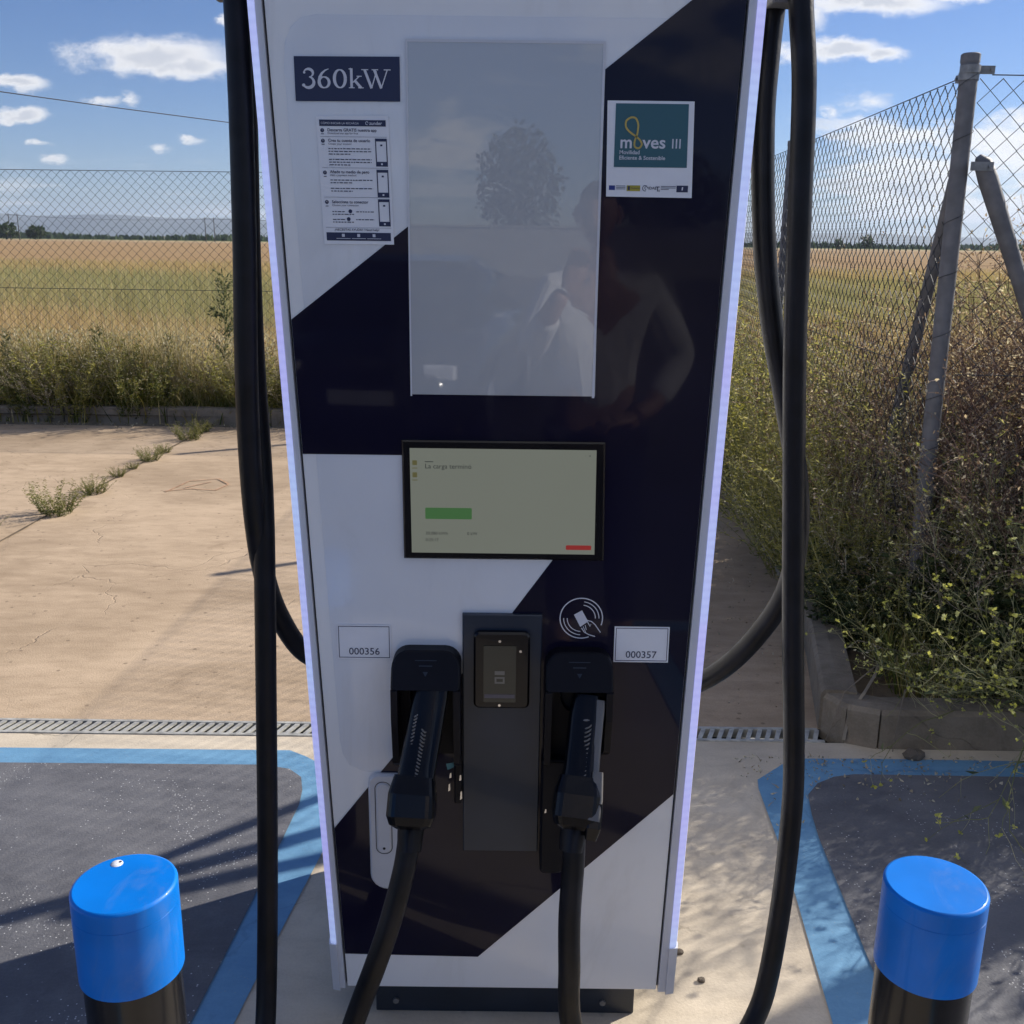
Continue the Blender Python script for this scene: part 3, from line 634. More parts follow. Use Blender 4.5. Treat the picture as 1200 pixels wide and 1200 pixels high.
def app_white(g, y):
    p = ax(.70, .066); g.text('zunder', p[0] + .004, p[1], .0078, y - .0003, bold=.0001)
    c = ax(.70, .054); g.ribbon([(c[0] + .0022 * math.cos(a * .6), c[1] + .0026 * math.sin(a * .6)) for a in range(10)], .0009, y - .0003, y)
    p = ax(.06, .064); g.text('CÓMO INICIAR LA RECARGA', p[0], p[1], .0050, y - .0003)
    for i, (u, v) in enumerate(((.075, .113), (.075, .193), (.075, .438), (.075, .668))): p = ax(u, v); g.text(str(i + 1), p[0], p[1] - .0003, .0046, y - .0003, 'CENTER')
    for u in (.28, .5, .72): quad(g, y - .0003, u - .02, .918, u + .02, .942)
    for u in (.28, .5, .72): quad(g, y - .0003, u - .10, .953, u + .10, .957)
    for v in (.17, .41, .64): quad(g, y - .0003, .87, v + .19, .895, v + .203)
printed(app, 'white_print', M['white_ink'], app_white)

# moves III
mv = sticker('grant_sticker', [(.158, 1.743), (.308, 1.742), (.304, 1.900), (.155, 1.900)], M['sticker'], 'white square sticker with teal panel reading moves III')
printed(mv, 'teal_panel', M['teal'], lambda g, y: g.prism([(.1695, 1.792), (.2965, 1.792), (.2945, 1.8955), (.1695, 1.8955)], y, y + .0004))
def mv_white(g, y):
    y -= .0005
    g.text('m', .1785, 1.8235, .0290, y, bold=.0005, sx=.98); g.text('ves', .2180, 1.8235, .0290, y, bold=.0005, sx=1.06)
    for k in range(3): g.prism([(.2690 + k * .0062, 1.8235), (.2713 + k * .0062, 1.8235), (.2713 + k * .0062, 1.839), (.2690 + k * .0062, 1.839)], y, y + .0004)
    g.text('Movilidad', .178, 1.8135, .0092, y, bold=.0001); g.text('Eficiente & Sostenible', .178, 1.8045, .0092, y, bold=.0001)
printed(mv, 'lettering', M['white_ink'], mv_white)
def mv_gold(g, y):
    pts = spline([(.2065, 1.842, 0), (.2130, 1.8365, 0), (.2165, 1.8295, 0), (.2115, 1.8232, 0), (.2045, 1.826, 0), (.2040, 1.834, 0), (.2065, 1.842, 0), (.2085, 1.850, 0), (.2090, 1.862, 0), (.2045, 1.8715, 0), (.1965, 1.873, 0), (.1885, 1.8675, 0), (.1880, 1.858, 0), (.1945, 1.850, 0), (.2065, 1.842, 0)], 5)
    g.ribbon([(p[0], p[1]) for p in pts], .0031, y - .0008, y)
printed(mv, 'gold_loop', M['gold'], mv_gold)
printed(mv, 'european_flag', M['euro'], lambda g, y: g.prism([(.1625, 1.754), (.173, 1.754), (.173, 1.7615), (.1625, 1.7615)], y, y + .0004))
printed(mv, 'yellow_logo', M['yell'], lambda g, y: g.prism([(.1935, 1.7525), (.217, 1.7525), (.217, 1.7620), (.1935, 1.7620)], y, y + .0004))
printed(mv, 'regional_flag', M['navy_print'], lambda g, y: g.prism([(.2805, 1.7515), (.3005, 1.7515), (.3005, 1.7625), (.2805, 1.7625)], y, y + .0004))
def mv_ink(g, y):
    g.ribbon([(.2255 + .0043 * math.cos(a * .42), 1.7575 + .0046 * math.sin(a * .42)) for a in range(13)], .0011, y, y)
    g.ribbon([(.2275, 1.7610), (.2245, 1.758), (.2275, 1.7545)], .001, y, y)
    g.text('IDAE', .2312, 1.7555, .0066, y, bold=.0001); g.text('T', .2440, 1.7525, .0115, y, bold=.0002); g.text('E', .2492, 1.7520, .0045, y, bold=.0001)
    for z in (1.7605, 1.7580, 1.7555):
        g.prism([(.253, z), (.279 if z > 1.757 else .267, z), (.279 if z > 1.757 else .267, z + .0009), (.253, z + .0009)], y, y + .0004)
        g.prism([(.175, z), (.191, z), (.191, z + .0009), (.175, z + .0009)], y, y + .0004)
    g.prism([(.1955, 1.754), (.199, 1.754), (.199, 1.7605), (.1955, 1.7605)], y - .0005, y); g.text('Gobierno', .2005, 1.7560, .0042, y - .0005)
    g.prism([(.1955, 1.754), (.199, 1.754), (.199, 1.7605), (.1955, 1.7605)], y - .0006, y - .0005)
printed(mv, 'small_print', M['ink'], mv_ink)
printed(mv, 'flag_emblem', M['white_ink'], lambda g, y: g.prism([(.2893, 1.7545), (.2915, 1.7545), (.2921, 1.7600), (.2899, 1.7600)], y - .0005, y))

# numbered stickers (their codes are left out)
def number_sticker(x0, z0, x1, z1, txt):
    s_ = sticker('number_sticker', [(x0, z0), (x1, z0), (x1, z1), (x0, z1)], M['sticker'], 'white sticker numbered ' + txt)
    def ink(g, y):
        e = .0028; w = .0012
        for a, b, c, d in ((x0 + e, z0 + e, x1 - e, z0 + e + w), (x0 + e, z1 - e - w, x1 - e, z1 - e), (x0 + e, z0 + e + w, x0 + e + w, z1 - e - w), (x1 - e - w, z0 + e + w, x1 - e, z1 - e - w)):
            g.prism([(a, b), (c, b), (c, d), (a, d)], y, y + .0004)
        g.text(txt, (x0 + x1) / 2, z0 + .0095, .0205, y, 'CENTER', bold=.0001)
    printed(s_, 'lettering', M['ink'], ink)
number_sticker(-.341, .864, -.235, .936, '000356')
number_sticker(.204, .864, .312, .939, '000357')

# contactless sign printed on the wrap
def nfc(g, y):
    cx, cz, r = .138, .955, .0415
    arc = lambda rr, a0, a1, n=20: [(cx + rr * math.cos(R(lerp(a0, a1, i / n))), cz + rr * math.sin(R(lerp(a0, a1, i / n)))) for i in range(n + 1)]
    g.ribbon(arc(r, -20, 292, 48), .0021, y, y)
    for rr in (.0345, .0275):
        g.ribbon(arc(rr, 0, 82), .0017, y, y); g.ribbon(arc(rr, 180, 268), .0017, y, y)
    g.prism([(cx - .0015, cz - .018), (cx + .0135, cz - .0065), (cx + .0010, cz + .0165), (cx - .0145, cz + .007)], y, y + .0004)
    g.ribbon([(cx + .011, cz - .004), (cx + .020, cz - .006), (cx + .0275, cz - .013), (cx + .0385, cz - .029)], .0019, y - .0003, y)
    g.ribbon([(cx + .011, cz - .005), (cx + .018, cz - .017), (cx + .019, cz - .012)], .0017, y - .0003, y)
    g.ribbon([(cx + .001, cz - .020), (cx + .007, cz - .029), (cx + .016, cz - .034), (cx + .028, cz - .0375)], .0019, y - .0003, y)
    g.ribbon([(cx + .004, cz - .017), (cx + .010, cz - .030)], .0013, y - .0003, y); g.ribbon([(cx + .008, cz - .014), (cx + .0105, cz - .024)], .0013, y - .0003, y)
g = MB(); nfc(g, FY - .0021); g.build('contactless_symbol', M['white_ink'], st, label='white contactless card symbol in a ring')

# status display
g = MB()
o_ = [(-.206, 1.0755), (.177, 1.0755), (.172, 1.306), (-.207, 1.306)]; g.prism(o_, FY - .010, FY - .0012, bev=.003); dsp = g.build('display', M['bezel'], st, label='black framed status display')
sc = [(-.1905, 1.0885), (.1585, 1.0885), (.156, 1.2915), (-.192, 1.2915)]
g = MB(); g.prism(sc, FY - .0112, FY - .0099); g.build('screen', M['lcd'], dsp, label='dim grey screen reading La carga terminó')
DY = FY - .0116
def dprism(g, x0, z0, x1, z1, r=.0): g.prism(rrect(x0, z0, x1, z1, r, 3) if r else [(x0, z0), (x1, z0), (x1, z1), (x0, z1)], DY, DY + .0004)
g = MB(); dprism(g, -.1640, 1.1555, -.0760, 1.1775, .002); g.build('green_button', M['lcd_green'], dsp)
g = MB(); dprism(g, .1035, 1.0975, .1520, 1.1065, .002); g.build('red_button', M['lcd_red'], dsp)
g = MB(); g.text('La carga terminó', -.1640, 1.2535, .0128, DY); g.text('30.080 kWh', -.1640, 1.1245, .0085, DY); g.text('0 kW', -.0850, 1.1245, .0085, DY); g.text('0:25:17', -.1640, 1.1115, .0085, DY)
dprism(g, -.164, 1.2655, -.148, 1.2668); g.text('·  ×', .135, 1.278, .008, DY); g.build('screen_lettering', M['lcd_ink'], dsp)
g = MB(); dprism(g, -.1872, 1.2595, -.1785, 1.2685, .001); dprism(g, -.1872, 1.2360, -.1785, 1.2455, .001); dprism(g, -.1878, 1.2530, -.178, 1.2545); dprism(g, -.1878, 1.2300, -.178, 1.2315); g.build('screen_icons', M['lcd_olive'], dsp)

# card terminal on its slate plate
g = MB(); g.prism([(-.093, .44), (.0615, .44), (.0615, .964), (-.094, .964)], FY - .012, FY - .0012, bev=.002); pl_ = g.build('terminal_plate', M['slate'], st, label='slate grey steel plate carrying the card reader')
g = MB(); g.prism(rrect(-.0715, .771, .0385, .932, .012), FY - .026, FY - .0115, bev=.004); te = g.build('card_reader', M['bezel'], st, label='black contactless card reader')
g = MB(); g.prism(rrect(-.052, .786, .0115, .905, .002, 2), FY - .0275, FY - .0258); g.build('reader_screen', M['dim'], te)
def icon(g):
    y = FY - .0281
    for a in ((-.030, .826, -.0105, .8295), (-.030, .8365, -.0105, .840), (-.030, .8295, -.0265, .8365), (-.0140, .8295, -.0105, .8365), (-.030, .8445, -.0105, .8525)): g.prism([(a[0], a[1]), (a[2], a[1]), (a[2], a[3]), (a[0], a[3])], y, y + .0004)
g = MB(); icon(g); g.build('reader_icon', M['dimfig'], te)
g = MB(); g.prism([(-.050, .795), (.0095, .795), (.0095, .803), (-.050, .803)], FY - .0281, FY - .0277); g.build('reader_bar', M['dimbar'], te)
for x, z in ((-.0205, .9145), (-.0205, .7790), (.020, .894)):
    g = MB(); g.prism([(x + .0028 * math.cos(a), z + .0028 * math.sin(a)) for a in [i * .785 for i in range(8)]], FY - .0272, FY - .0258); g.build('steel_bit', M['chrome'], te)

# connector holsters
def holster(xc, w, name_label, chamfer):
    z1, z0 = .895, .63; hw = w / 2; d = .066
    g = MB(); g.prism(rrect(xc - hw, z0 + .03, xc + hw, z1 - .03, .01), FY - .004, FY - .0010); ho = g.build('holster', M['black'], st, label=name_label)
    # hood with rounded shoulders, leaning forward
    pts = rrect(xc - hw, z1 - .068, xc + hw, z1, (.004, .004, .032, .032))
    n = len(pts); k = MB()
    fr = [(x * 1 + 0, FY - d + (z - (z1 - .068)) * .55, z) for x, z in pts]; fi = [((x - xc) * .94 + xc, FY - d - .004 + (z - (z1 - .068)) * .55, (z - z1 + .034) * .94 + z1 - .034) for x, z in pts]
    bk = [(x, FY - .0012, z) for x, z in pts]
    k.add(fi, [list(range(n))]); k.loft([bk, fr, fi], caps=False, smooth=False); k.build('hood', M['black'], ho, bevel=.0015)
    k = MB()
    def onh(x0, x1, za, zb): k.add([(x0, FY - d - .0050 + (za - (z1 - .068)) * .55, za), (x1, FY - d - .0050 + (za - (z1 - .068)) * .55, za), (x1, FY - d - .0050 + (zb - (z1 - .068)) * .55, zb), (x0, FY - d - .0050 + (zb - (z1 - .068)) * .55, zb)], [(0, 1, 2, 3)])
    onh(xc - .021, xc + .021, .8785, .8800); onh(xc - .013, xc + .013, .8690, .8710)
    k.add([(xc - .005, FY - d - .005 + .033 * .55, .860), (xc, FY - d - .005 + .025 * .55, .852), (xc + .005, FY - d - .005 + .033 * .55, .860)], [(0, 1, 2)])
    k.build('embossed_marks', M['plinth'], ho)
    for sg in (-1, 1):
        k = MB(); xa = xc + sg * hw; xb = xa - sg * .013
        prof = [(FY - .0012, z0 + (.0 if sg < 0 else chamfer)), (FY - d * .72, z0 + .03 + chamfer * (sg > 0)), (FY - d, z1 - .13), (FY - d, z1 - .0685), (FY - .0012, z1 - .0685)]
        ra = [(xa, y, z) for y, z in prof]; rb = [(xb, y, z) for y, z in prof]
        k.loft([ra, rb] if sg > 0 else [rb, ra], smooth=False); k.build('cheek', M['black'], ho, bevel=.003)
    k = MB(); k.lathe([(0, 0), (.030, 0), (.034, .002), (.034, .02)], (0, 0, 0), 24)
    # dark socket the plug goes into
    k.v = [(xc + x, FY - .0045 - z * .8, .795 + y) for x, y, z in k.v]; k.f = [f[::-1] for f in k.f]; k.build('socket', M['seam'], ho)
    return ho
holster(-.1635, .134, 'black moulded holster under sticker 000356', 0)
holster(.1345, .131, 'black moulded holster under sticker 000357', .03)
# lower guard of the right holster: a deep dark bracket
g = MB(); g.prism(rrect(.066, .40, .128, .66, (.012, .03, .002, .002)), FY - .030, FY - .0020, bev=.004); g.build('guard_bracket', M['black'], st)
g = MB(); g.box((-.1105, FY - .020, .555), (-.0950, FY - .0020, .665)); g.build('guard_bracket', M['black'], st, bevel=.003)
for (x, z, hh) in ((-.0995, .662, .004), (-.098, .615, .007), (-.0965, .575, .010), (-.118, .62, .006), (-.1205, .593, .009), (.0755, .548, .005)):
    g = MB(); g.prism([(x - .0022, z - hh), (x + .002, z - hh * .7), (x + .0016, z + hh), (x - .001, z + hh * .8)], FY - .0318 if x > 0 else FY - .0215, FY - .0300 if x > 0 else FY - .0200); g.build('steel_bit', M['chrome'], st)  # bright steel slivers at the chipped plate edges
# teal scrap of sticker glimpsed below the left holster
g = MB(); g.prism([(-.128, .636), (-.106, .640), (-.113, .628), (-.125, .622)], FY - .0030, FY - .0020); g.build('teal_label', pmat('teal_label_ink', (.05, .25, .32), .4), st)
# white door lock
g = MB(); g.prism(rrect(-.287, .345, -.205, .614, (.036, .030, .022, .022)), FY - .012, FY - .0018, bev=.004); lk = g.build('door_lock', M['lock'], st, label='white swing handle lock plate')
g = MB(); ring = rrect(-.273, .432, -.240, .598, .0155, 8); g.ribbon(ring, .0016, FY - .0124, FY - .012, closed=True); g.build('handle_gap', M['seam'], lk)
g = MB(); g.prism(rrect(-.2705, .4345, -.2425, .5955, .0135, 8), FY - .0150, FY - .0121, bev=.002); g.build('lever', M['lock'], lk)
g = MB(); g.prism([(-.2565 + .003 * math.cos(a), .446 + .003 * math.sin(a)) for a in [i * .785 for i in range(8)]], FY - .0156, FY - .0149); g.build('keyhole', M['seam'], lk)
# small vent bump on the right flank and the cable brackets at the top
g = MB(); g.box((.372, 2.0, .42), (.394, 2.10, .60)); g.build('side_latch', M['alu'], st, bevel=.006)
for sg, x in ((-1, -.47), (1, .435)):
    g = MB(); g.tube([(x * .9, 2.08, 2.22), (x, 2.06, 2.24), (x + sg * .06, 1.98, 2.24)], .016, 8); g.build('cable_arm', M['galv'], st)
    g = MB(); g.box((x - .03 + sg * .035, 1.915, 2.07), (x + .03 + sg * .035, 1.97, 2.085)); g.build('cable_clamp', M['galv'], st, bevel=.003)

# ------------------------------------------------------------------ charging cables with their connectors
def ring_rr(c, ax_x, ax_y, hw, hd, r=.5, n=4):
    out = []
    for sx_, sy_, a0 in ((1, 1, 0), (-1, 1, 90), (-1, -1, 180), (1, -1, 270)):
        for i in range(n + 1):
            a = R(a0 + 90 * i / n); u = sx_ * hw * (1 - r) + hw * r * math.cos(a); v = sy_ * hd * (1 - r) + hd * r * math.sin(a)
            out.append(Vector(c) + ax_x * u + ax_y * v)
    return out
def loft_along(g, pts, dims, r=.5, roll=0, smooth=True):
    rings = []
    for i, p in enumerate(pts):
        t = (Vector(pts[min(i + 1, len(pts) - 1)]) - Vector(pts[max(i - 1, 0)])).normalized()
        axx = Vector((math.cos(roll), math.sin(roll), 0)); axx = (axx - t * axx.dot(t)).normalized(); axy = t.cross(axx)
        rings.append(ring_rr(p, axx, axy, dims[i][0], dims[i][1], r))
    g.loft(rings, smooth=smooth)
def cable(name_label, hang_in, hang_free, gun, lead, floor, side):
    root = empty('charging_cable', (floor[len(floor) // 2][0], floor[len(floor) // 2][1], 0)); tag(root, name_label, 'charging cable', 'heavy charging cables of the station')
    rnd = random.Random(side)
    RR = .0215
    g = MB(); g.tube(spline(hang_in, 8), RR, 16); g.build('feed_hose', M['rubber'], root)
    path = spline(list(hang_free) + list(floor) + list(lead[::-1]), 8)
    path = [p + Vector((math.sin(i * .21 + side) * .0012, math.cos(i * .17) * .0012, 0)) for i, p in enumerate(path)]
    g = MB(); g.tube(path, RR, 16); g.build('hose', M['rubber'], root)
    # connector
    up_ = gun
    g = MB(); n = len(up_)
    dims = [(.028, .028), (.031, .030), (.031, .030), (.032, .031), (.036, .034), (.032, .032)]
    loft_along(g, up_, dims, .55); c = g.build('connector', M['gunblack'], root, label='black plug parked in its holster')
    P = [Vector(p) for p in up_]
    # collar at the cable end: chunky faceted sleeve
    d = (P[-1] - P[-2]).normalized(); e = P[-1]
    g = MB(); cp = [P[-3] + (P[-2] - P[-3]) * .35, P[-2], P[-1] - d * .012, P[-1] + d * .004, P[-1] + d * .012]
    loft_along(g, cp, [(.038, .034), (.045, .040), (.046, .041), (.040, .037), (.027, .027)], .38, smooth=False); g.build('collar', M['gunblack'], c, bevel=.002)
    g = MB(); loft_along(g, [e + d * .008, e + d * .03, e + d * .055], [(.0255, .0255), (.0245, .0245), (.0225, .0225)], 1.0); g.build('strain_relief', M['rubber'], c)
    # side rail of the grip
    g = MB(); off = Vector((.025, -.022, 0)) if side > 0 else Vector((.028, -.020, 0))
    rp = [p + off for p in P]; loft_along(g, rp, [(.0095, .010)] * (n - 1) + [(.012, .011)], .6)
    rail = g.build('grip_rail', M['gungrey'] if side > 0 else M['gunblack'], c, label='grey shell edge' if side > 0 else None)  # grey rail on one grip, black on the other
    if side > 0:
        g = MB(); loft_along(g, [rp[3] + Vector((.007, -.002, .006)), rp[4] + Vector((.008, -.002, 0)), rp[5] + Vector((.007, -.003, .016))], [(.010, .012), (.0125, .013), (.013, .013)], .4, smooth=False); g.build('trigger_guard', M['gungrey'], c, bevel=.002)
        g = MB(); loft_along(g, [rp[4] + Vector((.008, -.004, -.004)), rp[5] + Vector((.008, -.004, .004)), rp[5] + Vector((.004, -.004, -.018))], [(.0140, .0140), (.0145, .0140), (.011, .012)], .4, smooth=False); g.build('end_cap', M['gunblack'], c, bevel=.002)
    # ribs of the grip
    pp = spline(P, 7)
    def ribs(lo, hi, off, r0, cnt, mat, tilt):
        for k in range(cnt):
            t = lerp(lo, hi, k / (cnt - 1)) * (len(pp) - 1); i = int(t); q = pp[i].lerp(pp[min(i + 1, len(pp) - 1)], t - i) + off
            g = MB(); g.tube([q + Vector((-r0, .003, -tilt)), q + Vector((-r0 * .4, -.0025, -tilt * .4)), q + Vector((r0 * .4, -.0025, tilt * .4)), q + Vector((r0, .003, tilt))], .0017, 5); g.build('rib', mat, c)
    if side > 0:
        ribs(.22, .62, Vector((.004, -.0335, 0)), .0085, 13, M['gungrey'], .004)
        g = MB(); q = pp[7] + Vector((.001, -.022, .004)); loft_along(g, [q + Vector((0, .008, .010)), q, q - Vector((0, .001, .010))], [(.009, .006), (.012, .010), (.009, .008)], .8); g.build('release_button', M['gungrey'], c)
    else:
        ribs(.20, .74, Vector((-.018, -.0310, 0)), .0046, 24, M['gungrey'], .0032)
        ribs(.30, .78, Vector((.003, -.0345, 0)), .0046, 22, M['gungrey'], -.0028)
        g = MB(); q = pp[3] + Vector((0, -.024, 0)); loft_along(g, [q + Vector((0, .006, .008)), q, q - Vector((0, .001, .008))], [(.008, .005), (.010, .006), (.008, .005)], .6); g.build('release_button', M['gunblack'], c)
    return root
hoseLA = [(-0.49, 1.92, 2.19), (-0.486, 1.9, 2.06), (-0.484, 1.89, 1.95), (-0.483, 1.88, 1.852), (-0.487, 1.87, 1.634), (-0.494, 1.87, 1.482), (-0.501, 1.88, 1.321), (-0.504, 1.9, 1.148), (-0.5, 1.93, 1.015), (-0.483, 1.97, 0.905), (-0.444, 2.03, 0.797), (-.36, 2.08, .74)]
hoseLB = [(-0.499, 1.985, 2.2), (-0.499, 1.98, 2.077), (-0.498, 1.97, 1.861), (-0.498, 1.95, 1.633), (-0.496, 1.93, 1.427), (-0.492, 1.92, 1.212), (-0.492, 1.91, 1.04), (-0.495, 1.9, 0.861), (-0.502, 1.88, 0.603), (-0.507, 1.84, 0.325), (-0.506, 1.78, 0.10)]
hoseRA = [(.47, 1.985, 2.2), (0.459, 1.98, 2.088), (0.452, 1.97, 1.987), (0.45, 1.96, 1.87), (0.465, 1.95, 1.675), (0.492, 1.95, 1.518), (0.529, 1.95, 1.371), (0.565, 1.95, 1.218), (0.577, 1.95, 1.095), (0.567, 1.96, 0.982), (0.528, 1.98, 0.884), (0.467, 2.0, 0.795), (0.4, 2.03, 0.732), (.34, 2.05, .70)]
hoseRB = [(.475, 1.91, 2.2), (0.485, 1.9, 2.071), (0.501, 1.89, 1.934), (0.508, 1.88, 1.72), (0.518, 1.88, 1.493), (0.544, 1.88, 1.167), (0.563, 1.87, 0.906), (0.579, 1.86, 0.687), (0.584, 1.85, 0.537), (0.576, 1.83, 0.327), (0.553, 1.8, 0.161), (.522, 1.775, .085)]
cabL = [(-0.185, 1.7, 0.596), (-0.193, 1.675, 0.524), (-0.218, 1.65, 0.429), (-0.25, 1.63, 0.331), (-0.293, 1.62, 0.202)]
cabR = [(0.126, 1.7, 0.6), (0.124, 1.68, 0.525), (0.12, 1.66, 0.427), (0.122, 1.645, 0.324), (0.127, 1.64, 0.191)]
gunL = [(-0.155, 1.82, 0.827), (-0.162, 1.8, 0.782), (-0.17, 1.775, 0.731), (-0.178, 1.745, 0.683), (-0.183, 1.72, 0.643), (-0.185, 1.7, 0.596)]
gunR = [(0.152, 1.82, 0.804), (0.147, 1.8, 0.768), (0.142, 1.775, 0.726), (0.137, 1.745, 0.687), (0.132, 1.72, 0.647), (0.126, 1.7, 0.6)]
cable('thick black charging cable looping down past the station flank beside the 360kW sign', hoseLA, hoseLB, gunL, cabL, [(-.495, 1.70, .026), (-.46, 1.56, .0225), (-.40, 1.50, .0225), (-.345, 1.54, .045)], -1)
cable('thick black charging cable bulging outward on the station flank next to the bush', hoseRA, hoseRB, gunR, cabR, [(.46, 1.72, .03), (.38, 1.63, .0225), (.27, 1.58, .0225), (.17, 1.60, .05)], 1)

# ------------------------------------------------------------------ bollards
def bollard(loc, h, label, sticker_=False):
    root = empty('bollard', (loc[0], loc[1], 0)); tag(root, label, 'bollard')
    r = .0667; x, y = loc
    g = MB(); g.lathe([(r - .004, .0), (r - .004, h - .150)], (x, y, 0), 48); g.build('post', M['bblack'], root)
    g = MB()
    for pr_ in ([(r - .004, h - .128), (r, h - .128)], [(r, h - .128), (r, h - .0290)], [(r, h - .0290), (r - .0006, h - .0289), (r - .0006, h - .0284), (r, h - .0283)], [(r, h - .0283), (r, h - .004)], [(r, h - .004), (r - .0012, h - .0012), (r - .004, h)], [(r - .004, h), (0, h)]): g.lathe(pr_, (x, y, 0), 64)
    cap = g.build('cap', M['blue'], root)
    b = MB(); b.lathe([(r - .004, h - .150), (r - .004, h - .128)], (x, y, 0), 48); b.build('neck', M['bblack'], root)
    if sticker_:
        g = MB(); g.lathe([(.0005, .0006), (.0078, .0006), (.0080, 0)], (x - .025, y + .041, h), 20); g.build('white_dot', M['sticker'], cap)
        g = MB(); g.lathe([(.0, .001), (.002, .001), (.0021, .0005)], (x - .0215, y + .0445, h), 10); g.build('dark_mark', M['ink'], cap)
bollard((-.499, 1.139), .853, 'blue capped black bollard with a small white dot on top', True)
bollard((.574, 1.175), .841, 'plain blue capped black bollard beside the thorny bush bay')

# stones on the concrete
def rock(x, y, s, seed, label, name='stone'):
    bm = bmesh.new(); bmesh.ops.create_icosphere(bm, subdivisions=2, radius=1); rnd = random.Random(seed)
    for v in bm.verts: v.co *= rnd.uniform(.78, 1.15); v.co.z *= .6
    me = bpy.data.meshes.new(name); bm.to_mesh(me); bm.free(); me.materials.append(M['stone'])
    o = bpy.data.objects.new(name, me); col.objects.link(o); o.location = (x, y, s * .42); o.scale = (s, s * .8, s); tag(o, label, 'stone'); return o
rock(.418, 2.085, .011, 1, 'small brown pebble next to the station foot')
rock(.455, 1.99, .010, 2, 'flat grey pebble alone on the pale concrete')
rock(1.36, 3.06, .035, 3, 'broken pale concrete lump in front of the kerb')

# ------------------------------------------------------------------ chain link fences
def mesh_panel(root, A, B, z0, z1, d, r, sway=.01, seed=0, name='wire_mesh', slant=0.):
    A = Vector(A); B = Vector(B); L = (B - A).length; t = (B - A).normalized(); nr = Vector((-t.y, t.x)); n = int(L / (d / 2)); hz = d / 2
    g = MB(); rows = int((z1 - z0) / hz) + 1
    for k in range(n):
        pts = []
        for j in range(rows):
            u = (k + (j + k) % 2) * d / 2 + ((j + k) % 2 * 2 - 1) * .0012; z = z1 - j * hz
            off = math.sin(u * 2.1 + seed) * sway * math.sin(j / rows * 3.1) + (.0016 if (j + k) % 2 else -.0016)
            sag = math.sin(u * 3.3) * .004
            p = A + t * u + nr * off; pts.append((p.x, p.y, z + sag))
        g.tube(pts, r, 3, caps=False, smooth=False)
    return g.build(name, M['wire'], root, kind='stuff')
def tension_wire(root, A, B, z, r=.0022, sag=.006):
    A = Vector(A); B = Vector(B); g = MB(); pts = []
    for i in range(13):
        s = i / 12; p = A.lerp(B, s); pts.append((p.x, p.y, z - sag * math.sin(math.pi * s)))
    g.tube(pts, r, 5); g.build('tension_wire', M['wire'], root)
def post(root, x, y, h, r=.030, lean=(0, 0), name='post'):
    g = MB(); g.tube([(x, y, -.05), (x + lean[0] * .5, y + lean[1] * .5, h * .5), (x + lean[0], y + lean[1], h - .004)], r, 20); o = g.build(name, M['galv'], root)
    g = MB(); g.lathe([(r + .002, h - .03), (r + .002, h - .004), (r - .003, h), (0, h + .001)], (x + lean[0], y + lean[1], 0), 20, smooth=False); g.build('cap', M['galv'], o)
    return o
ZF = 2.245
# far fence along the field
f1 = empty('chain_link_fence', (-2.0, 9.72, 0)); tag(f1, 'tall chain link fence between the weeds and the golden field', 'fence')
mesh_panel(f1, (-8.4, 9.82), (1.85, 9.62), .1, ZF, .086, .0025, .012)
for z in (ZF + .01, 1.19, .16): tension_wire(f1, (-8.4, 9.82), (1.85, 9.62), z, .0030)
for x in (-8.3, -5.45, -2.60, .6): post(f1, x, 9.72 - x * .0195, 2.30)
# fence running back from the corner post
P0 = (1.612, 3.80)
f2 = empty('chain_link_fence', (P0[0], P0[1], 0)); tag(f2, 'chain link fence receding from the leaning corner post towards the field', 'fence')
mesh_panel(f2, (1.60, 3.84), (1.86, 9.60), .12, ZF, .080, .0021, .02, 1)
for z in (ZF + .008, 1.2, .2): tension_wire(f2, (1.595, 3.82), (1.86, 9.6), z)
post(f2, P0[0], P0[1], 2.315, .031, (-.035, .0), 'corner_post')
post(f2, 1.74, 6.75, 2.30, .026); post(f2, 1.86, 9.62, 2.32, .03)
g = MB(); g.tube([(1.598, 3.86, 1.90), (1.655, 4.33, .90), (1.70, 4.78, -.05)], [.024, .024, .024], 14); g.build('brace', M['galv'], f2)
def clamp(root, x, y, z, dx, dy):
    g = MB(); g.lathe([(.033, -.013), (.0345, -.013), (.0345, .013), (.033, .013)], (x, y, z), 24, smooth=False); L = math.hypot(dx, dy); ux, uy = dx / L, dy / L; nx, ny = -uy, ux
    for s in (-1, 1):
        a = (x + ux * .034 + nx * .004 * s, y + uy * .034 + ny * .004 * s); b = (x + dx + nx * .004 * s, y + dy + ny * .004 * s); w = .0018
        g.slab([(a[0] - nx * w, a[1] - ny * w), (b[0] - nx * w, b[1] - ny * w), (b[0] + nx * w, b[1] + ny * w), (a[0] + nx * w, a[1] + ny * w)], z - .013, z + .013)
    g.tube([(x + dx * .85 - nx * .012, y + dy * .85 - ny * .012, z), (x + dx * .85 + nx * .012, y + dy * .85 + ny * .012, z)], .006, 6)
    return g.build('clamp', M['clip'], root)
clamp(f2, 1.578, 3.80, 2.24, -.012, .07)
